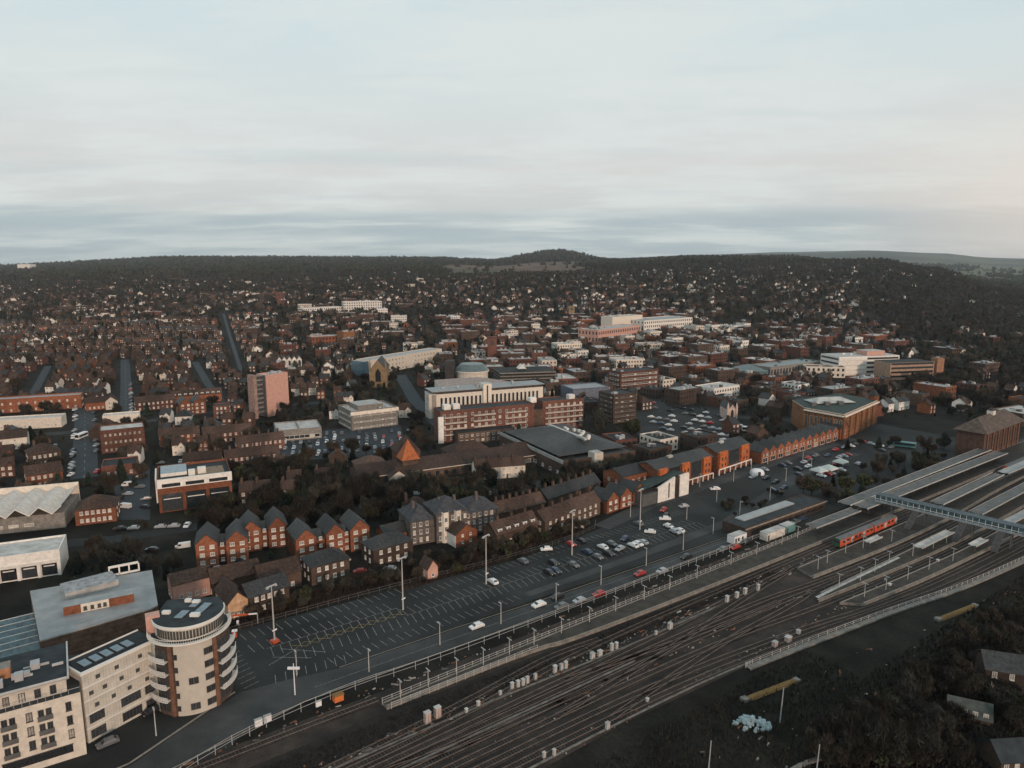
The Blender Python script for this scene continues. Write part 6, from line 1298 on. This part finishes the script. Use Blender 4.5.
for c in sorted(CAND, key=lambda q: q[0]):
    _, kind_, x, y, z, rz, wi, ri, v = c; counts[kind_] = counts.get(kind_, 0) + 1
    if counts[kind_] > LIMIT: stuffh.setdefault(kind_, []).append(c); continue
    det = y < 520
    if kind_ == 'town_building': nd = get_block(wi, v, det); base = f'{WALLS[wi][0]} flat-roofed building'; cat = 'building'; grp = 'flat-roofed town buildings'
    else:
        nd = get_house(kind_, wi, ri, v, det); base = f'{ROOFS[ri][0]}-roofed {WALLS[wi][0]} {"terrace" if kind_ == "terraced_house" else "detached"} house'; cat = 'house'; grp = 'terraced houses of the town' if kind_ == 'terraced_house' else 'detached houses among the trees'
    tag(inst(nd, None, (x, y, z - (.4 if y > 700 else 0)), rz), cat=cat, group=grp, auto=base)
def merge_inst(name, items, label, cat='houses'):
    """items: (mesh, x, y, z, rz, scale) -> one object"""
    V = []; Fl = []; Fs = []; Mi = []; mats = []; base = 0; cache = {}
    for me, x, y, z, rz, sc_ in items:
        if me.name not in cache:
            n = len(me.vertices); co = np.empty(n * 3); me.vertices.foreach_get('co', co); li = np.empty(len(me.loops), dtype=np.int64); me.loops.foreach_get('vertex_index', li)
            lt = np.empty(len(me.polygons), dtype=np.int64); me.polygons.foreach_get('loop_total', lt); mi = np.empty(len(me.polygons), dtype=np.int64); me.polygons.foreach_get('material_index', mi)
            mm = []
            for m in me.materials:
                if m not in mats: mats.append(m)
                mm.append(mats.index(m))
            cache[me.name] = (co.reshape(-1, 3), li, lt, np.array(mm)[mi])
        co, li, lt, mi = cache[me.name]; c, s_ = cos(rz) * sc_, sin(rz) * sc_
        P = np.empty_like(co); P[:, 0] = co[:, 0] * c - co[:, 1] * s_ + x; P[:, 1] = co[:, 0] * s_ + co[:, 1] * c + y; P[:, 2] = co[:, 2] * sc_ + z
        V.append(P); Fl.append(li + base); Fs.append(lt); Mi.append(mi); base += len(co)
    V = np.concatenate(V); Fl = np.concatenate(Fl); Fs = np.concatenate(Fs); Mi = np.concatenate(Mi)
    me = bpy.data.meshes.new(name); me.vertices.add(len(V)); me.vertices.foreach_set('co', V.ravel()); me.loops.add(len(Fl)); me.loops.foreach_set('vertex_index', Fl.astype(np.int32))
    me.polygons.add(len(Fs)); st = np.concatenate([[0], np.cumsum(Fs)[:-1]]); me.polygons.foreach_set('loop_start', st.astype(np.int32)); me.polygons.foreach_set('loop_total', Fs.astype(np.int32))
    for m in mats: me.materials.append(m)
    me.polygons.foreach_set('material_index', Mi.astype(np.int32)); me.update(calc_edges=True)
    o = bpy.data.objects.new(name, me); COL.objects.link(o); tag(o, label, cat, kind='stuff'); return o
for kind_, L in stuffh.items():
    items = []
    for _, k2, x, y, z, rz, wi, ri, v in L:
        nd = get_block(wi, v, False) if kind_ == 'town_building' else get_house(kind_, wi, ri, v, False); items.append((nd['mesh'], x, y, z - .5, rz, random.uniform(.72, .95)))
    merge_inst('distant_' + kind_ + 's', items, {'terraced_house': 'countless tiny terraced houses in the far part of the town', 'detached_house': 'countless tiny pale houses scattered over the far wooded slopes', 'town_building': 'mass of far flat-roofed town buildings'}[kind_])

# ================================================================== TREES
def tree_mesh(seed, ntw, R_=4.2, Hc=6.2, z0=2.2, ever=False, leafm=None, tw=(.9, .16), limbs=7):
    rr = random.Random(seed); t = MB(); H = z0 + Hc * .75
    t.tube((0, 0, -.3), (0, 0, z0), .30, .22, BARK, 6, False); t.tube((0, 0, z0), (rr.uniform(-.3, .3), rr.uniform(-.3, .3), H), .22, .05, BARK, 5, False)
    tips = []
    for i in range(limbs):
        a = 2 * pi * i / limbs + rr.uniform(-.3, .3); zb = z0 + rr.uniform(0, Hc * .35); L = R_ * rr.uniform(.55, .95); e = (cos(a) * L, sin(a) * L, zb + rr.uniform(.35, .75) * Hc * .6); m_ = tuple(v * .5 for v in e[:2]) + (zb + (e[2] - zb) * .35,)
        t.tube((0, 0, zb), m_, .13, .09, BARK, 4, False); t.tube(m_, e, .09, .03, BARK, 4, False); tips.append(e)
        for _ in range(3):
            e2 = (e[0] + rr.uniform(-1.5, 1.5), e[1] + rr.uniform(-1.5, 1.5), e[2] + rr.uniform(.2, 2.0)); t.tube(m_, e2, .06, .02, BARK, 3, False)
    # crown volume: a few uneven lobes
    lobes = [(0, 0, z0 + Hc * .5, R_ * .75, Hc * .5)] + [(e[0] * .8, e[1] * .8, e[2] + .4, R_ * rr.uniform(.32, .5), Hc * rr.uniform(.2, .32)) for e in tips]
    if ever: lobes = [(0, 0, z0 + Hc * f, R_ * (1 - f) * .95 + .3, Hc * .16) for f in (.0, .15, .3, .45, .6, .75, .9)]
    P = []; F = []
    for i in range(ntw):
        lx, ly, lz, lr, lh = lobes[rr.randrange(len(lobes))]; a = rr.uniform(0, 2 * pi); u = rr.uniform(-1, 1); q = rr.random() ** .45; cs = math.sqrt(1 - u * u)
        c = Vector((lx + lr * q * cs * cos(a), ly + lr * q * cs * sin(a), max(z0 * .6, lz + lh * q * u)))
        if ever:
            d = Vector((rr.gauss(0, 1), rr.gauss(0, 1), rr.gauss(0, .6))).normalized(); e = d.orthogonal(); s_ = rr.uniform(.35, .65) * tw[0]
            P += [c + d * s_, c + e * s_, c - d * s_, c - e * s_]; n = len(P); F.append((n - 4, n - 3, n - 2, n - 1))
        else:
            d = (c - Vector((0, 0, z0 + Hc * .1))).normalized() * .7 + Vector((rr.gauss(0, .6), rr.gauss(0, .6), rr.uniform(-.1, .9))); d.normalize(); e = d.cross(Vector((rr.gauss(0, 1), rr.gauss(0, 1), rr.gauss(0, 1)))).normalized(); s_ = rr.uniform(.6, 1.2) * tw[0]; w2 = tw[1]
            P += [c - d * s_ + e * w2, c - d * s_ - e * w2, c + d * s_]; n = len(P); F.append((n - 3, n - 2, n - 1))
    b = MB(); b.v = [tuple(p) for p in P]; b.f = F; m = b.mi(leafm); b.m = [m] * len(F); return t, b
KINDS = [('bare brown tree', TWIG, False), ('bare grey tree', TWIG2, False), ('dark evergreen', LEAF, True), ('rounded dark green tree', LEAF2, 'r')]
TM = {}
for ki, (nm, lm, ev) in enumerate(KINDS):
    for v in range(3):
        hi = tree_mesh(ki * 10 + v, 1500 if not ev else 1100, 4.2 if not ev else (2.6 if ev is True else 4.0), 6.5 + v if ev != 'r' else 6.5, 2.0 if not ev else 1.2, ev is True, lm, (1.0, .14) if not ev else ((.9, .3) if ev is True else (1.0, .3)))
        if ev == 'r': pass
        lo = tree_mesh(ki * 10 + v, 150, 4.2 if not ev else (2.6 if ev is True else 4.0), 6.5 + v, 1.6, ev is True, lm, (1.25, .42) if not ev else ((1.7, .6) if ev is True else (1.3, .6)), 3)
        nn = {0: 'bare_tree', 1: 'bare_tree', 2: 'evergreen_tree', 3: 'leafy_tree'}[ki]
        TM[ki, v] = (node(nn, None, [node('trunk', hi[0]), node('crown', hi[1])]), node(nn, join(list(hi))), join(list(lo)).mesh('tree_far'))
FARM = [join(list(tree_mesh(90 + ki, 56, 4.2 if not ev else (2.6 if ev is True else 4.0), 6.5, 1.2, ev is True, lm, (2.0, .9) if not ev else ((1.9, .8) if ev is True else (2.2, .9)), 2))).mesh('tree_hill') for ki, (nm, lm, ev) in enumerate(KINDS)]
# close planting read from the photograph
def zone(poly_px, n, sc0, sc1, kinds=(0, 0, 1, 2), z=0, rad=1.5):
    k_ = 0; tries = 0; xs = [p[0] for p in poly_px]; ys = [p[1] for p in poly_px]
    while k_ < n and tries < n * 40:
        tries += 1; px, py = random.uniform(min(xs), max(xs)), random.uniform(min(ys), max(ys)); ins = False; j = len(poly_px) - 1
        for i in range(len(poly_px)):
            xi, yi = poly_px[i]; xj, yj = poly_px[j]
            if (yi > py) != (yj > py) and px < (xj - xi) * (py - yi) / (yj - yi) + xi: ins = not ins
            j = i
        if not ins: continue
        x, y = G(px, py)
        if rad == 0 or free(x, y, rad): add_tree(x, y, random.uniform(sc0, sc1), random.choice(kinds)); k_ += 1
NEAR0 = len(TREES)
zone([(250, 608), (300, 625), (420, 588), (520, 562), (600, 533), (640, 512), (560, 535), (430, 575), (340, 600), (270, 592)], 0, .3, .6, (0, 0, 0, 1, 1))
for _ in range(95):
    s_ = random.uniform(-16, 112); t_ = random.uniform(57.5 if s_ < 30 else 51 if s_ < 80 else 55, 64); add_tree(*S(s_, t_), random.uniform(.28, .55), random.choice((0, 0, 0, 1, 3)))
zone([(100, 545), (240, 532), (420, 515), (600, 488), (620, 470), (520, 488), (360, 500), (300, 470), (235, 468), (240, 510), (110, 535)], 190, .6, 1.15, (0, 0, 1, 1, 2, 3))
zone([(300, 512), (640, 480), (640, 462), (620, 470), (380, 498), (300, 500)], 120, .55, 1.0, (0, 1, 1, 2, 3), rad=.5)
zone([(560, 768), (700, 700), (830, 655), (1024, 600), (1024, 768)], 280, .35, .8, (0, 0, 0, 0, 1, 1, 3))
zone([(0, 545), (70, 545), (110, 560), (190, 570), (150, 590), (0, 570)], 22, .5, .9, (0, 1, 2))
zone([(232, 700), (262, 690), (236, 682), (225, 700)], 5, .25, .4, (3,)); zone([(170, 722), (185, 712), (205, 706), (180, 715)], 5, .2, .35, (3,))
add_tree(*G(631, 437), 1.5, 3)
zone([(820, 455), (1000, 470), (960, 430), (830, 420)], 12, .5, .9, (0, 1, 3)); zone([(930, 460), (965, 455), (975, 430), (900, 415)], 22, .8, 1.2, (2, 3, 1))
for _ in range(46):
    s_ = random.uniform(212, 350); t_ = random.uniform(13, 34) if s_ < 300 else random.uniform(16, 60); add_tree(*S(s_, t_), random.uniform(.4, .95), random.choice((0, 1, 2, 3)))
for _ in range(40):
    s_ = random.uniform(120, 210); t_ = random.uniform(64, 70) if s_ < 165 else random.uniform(30, 42); add_tree(*S(s_, t_), random.uniform(.2, .4), random.choice((0, 1, 3)))
shrubs = []
for _ in range(9000):
    y = 200 + 1100 * random.random() ** .8; x = random.uniform(-.76, .76) * y
    if free(x, y, 1): shrubs.append((x, y, terr(x, y) - .3, random.uniform(.14, .38), random.choice((0, 1, 2, 3))))
# far forest clumps on the hills
far = []
y = 2700.0
while y < 7500:
    st = y * .0075; x = -.78 * y
    while x < .78 * y:
        X = x + random.uniform(-st, st) * .5; Y = y + random.uniform(-st, st) * .5; px = 512 + 700 * X / Y; x += st
        if (446 < px + 8 * sin(Y * .004) < 582 and Y < 4250 + 150 * sin(X * .006) and random.random() < .985) or (px > 935 and random.random() < .93 and sin(X * .004) * sin(Y * .003 + X * .001) > -.3): continue
        far.append((X, Y, terr(X, Y) - st * .42 - (Y - 2700) * .003, random.uniform(.8, 1.5) * st / 9, random.choice((0, 1, 2, 2, 3))))
    y += st
TREES.sort(key=lambda q: -q[3] / q[1])
ind, rest = TREES[:290], TREES[290:]
for x, y, z, sc_, ty in ind:
    nd = TM[ty, random.randrange(3)]; tag(inst(nd[0] if y < 420 else nd[1], None, (x, y, z), random.random() * 6, (sc_, sc_, sc_ * random.uniform(.85, 1.15))), cat='tree', group='trees of the town', auto=KINDS[ty][0])
items = [(TM[ty, random.randrange(3)][1]['mesh'] if y < 600 else TM[ty, random.randrange(3)][2], x, y, z, random.random() * 6, sc_) for x, y, z, sc_, ty in rest] + [(FARM[ty], x, y, z, random.random() * 6, sc_) for x, y, z, sc_, ty in far] + [(FARM[ty], x, y, z, random.random() * 6, sc_) for x, y, z, sc_, ty in shrubs]
merge_inst('woodland', items, 'dark winter trees filling the gaps of the town and covering the far hills', 'woodland')
# scrub on the banks and between the rails
def scrub(n, region, name, label, m, hmin=.2, hmax=.9, wd=.12):
    V = np.zeros((n * 3, 3)); k_ = 0
    while k_ < n:
        x, y = region()
        a = random.uniform(0, 6.28); l = random.uniform(hmin, hmax); V[k_ * 3] = (x - cos(a) * wd, y - sin(a) * wd, 0.0); V[k_ * 3 + 1] = (x + cos(a) * wd, y + sin(a) * wd, 0.0); V[k_ * 3 + 2] = (x + random.uniform(-.4, .4), y + random.uniform(-.4, .4), l); k_ += 1
    me = bpy.data.meshes.new(name); me.vertices.add(n * 3); me.vertices.foreach_set('co', V.ravel()); me.loops.add(n * 3); me.loops.foreach_set('vertex_index', np.arange(n * 3, dtype=np.int32)); me.polygons.add(n)
    me.polygons.foreach_set('loop_start', np.arange(0, n * 3, 3, dtype=np.int32)); me.polygons.foreach_set('loop_total', np.full(n, 3, dtype=np.int32)); me.materials.append(m); me.update(calc_edges=True)
    o = bpy.data.objects.new(name, me); COL.objects.link(o); tag(o, label, 'vegetation', kind='stuff')
def reg_bank():
    s_ = random.uniform(-20, 112); return S(s_, random.uniform(55.5 if s_ < 30 else 50 if s_ < 80 else 54, 66))
def reg_wood():
    s_ = random.uniform(-10, 330); return S(s_, random.uniform(-150, -58 if s_ > 100 else -42))
def reg_verge():
    s_ = random.uniform(-60, 135); return S(s_, random.uniform(-11, -3.5 - max(0, s_) * .02))
scrub(26000, reg_bank, 'scrub_bank', 'brown winter scrub on the bank behind the car park', mat('scrub_brown', (.040, .026, .019), var=.4, scale=.2), .3, 1.3, .16)
scrub(60000, reg_wood, 'undergrowth', 'dark brown undergrowth beyond the tracks', mat('scrub_dark', (.024, .018, .013), var=.5, scale=.08, col2=(.014, .015, .010)), .3, 1.4, .22)
scrub(16000, reg_verge, 'trackside_weeds', 'dark weeds on the strip between platform ramp and tracks', mat('scrub_verge', (.022, .016, .012), var=.4, scale=.2), .1, .5, .12)

cl = MB(); lm_ = [mat('litter_pale', (.30, .28, .25), var=.4), mat('litter_grey', (.12, .11, .10), var=.4), mat('litter_rust', (.16, .075, .04), var=.4)]
for _ in range(1000):
    if random.random() < .8: s_ = random.uniform(-50, 160); t_ = random.choice((-12.0, -11.2, -34.8, -9.8, 6.5, -24.0)) + random.gauss(0, .8)
    else: s_ = random.uniform(20, 200); t_ = random.uniform(-75, -50) - max(0, s_ - 100) * .1
    x, y = S(s_, t_); a = random.uniform(.06, .2); L_ = a * random.choice((1, 1, 2, 5)); an = RA + random.gauss(0, .3); u = Vector((cos(an), sin(an))); v_ = Vector((-sin(an), cos(an))); P = [Vector((x, y)) + u * L_ * i + v_ * a * j for i, j in ((-1, -1), (1, -1), (1, 1), (-1, 1))]
    cl.prism([tuple(p) for p in P], 0, random.uniform(.1, .35), random.choice(lm_))
o = inst(node('trackside_litter', cl)); tag(o, 'loose sleepers, rubble and litter strewn beside the tracks', 'litter', kind='stuff')
tr = MB()
for L_ in ([(-60, -12.2), (20, -12.0), (60, -13.8), (100, -13.4)], [(-60, -35.2), (20, -35), (62, -35.6), (84, -37.4)], [(-40, -20.1), (20, -19.9), (60, -19.8)]): ribbon(tr, smooth(SS(L_)), .5, .03, .2, mat('trough_concrete', (.15, .14, .125), var=.3))
o = inst(node('cable_trough', tr)); o['kind'] = 'structure'

# ================================================================== HAZE
hz = bpy.data.materials.new('haze'); hz.use_nodes = True; t = hz.node_tree; t.nodes.clear(); om = t.nodes.new('ShaderNodeOutputMaterial'); pv = t.nodes.new('ShaderNodeVolumePrincipled')
pv.inputs['Color'].default_value = (.80, .88, .95, 1); pv.inputs['Density'].default_value = 3.2e-5; pv.inputs['Anisotropy'].default_value = 0.2; t.links.new(pv.outputs[0], om.inputs['Volume'])
b = MB().box(-36000, 36000, -900, 20600, -120, 420, hz, bottom=True); o = inst(node('haze', b)); o['kind'] = 'stuff'

# ================================================================== LABELS THAT TELL LOOK-ALIKES APART
def ordn(n):
    wds = ['leftmost', 'second from left', 'third from left', 'fourth from left', 'fifth from left', 'sixth from left', 'seventh from left', 'eighth from left', 'ninth from left', 'tenth from left']
    if n < 10: return wds[n]
    n += 1; return f"{n}{'th' if 10 < n % 100 < 20 else {1: 'st', 2: 'nd', 3: 'rd'}.get(n % 10, 'th')} from left"
LP = [(nm, x, y, proj(x, y, terr(x, y))) for nm, x, y in LAND]
buck = {}
for o, base in AUTO:
    x, y, z = o.location; p = proj(x, y, z); nm, lx, ly, lp = min(LP, key=lambda q: (q[3][0] - p[0]) ** 2 + ((q[3][1] - p[1]) * 1.6) ** 2)
    dx_, dy_ = p[0] - lp[0], (p[1] - lp[1]) * 1.6
    rel = ('left of' if dx_ < 0 else 'right of') if abs(dx_) > abs(dy_) else ('behind' if dy_ < 0 else 'in front of')
    buck.setdefault((base, rel, nm), []).append((p[0], p[1], o))
for (base, rel, nm), L in buck.items():
    L.sort(key=lambda q: q[0])
    for i, (_, _, o) in enumerate(L): o['label'] = f'{base} {rel} {nm}' if len(L) == 1 else f'{base} {rel} {nm}, {ordn(i)}'
for o in bpy.data.objects:
    if 'label' in o and len(o['label'].split()) > 16: o['label'] = o['label'].replace('flat-roofed ', '').replace('terrace house', 'house').replace('detached house', 'house')
print('shrubs', len(shrubs), 'cars', NCAR, 'counts', counts, 'trees', len(TREES), 'far', len(far), 'objects', len(bpy.data.objects))
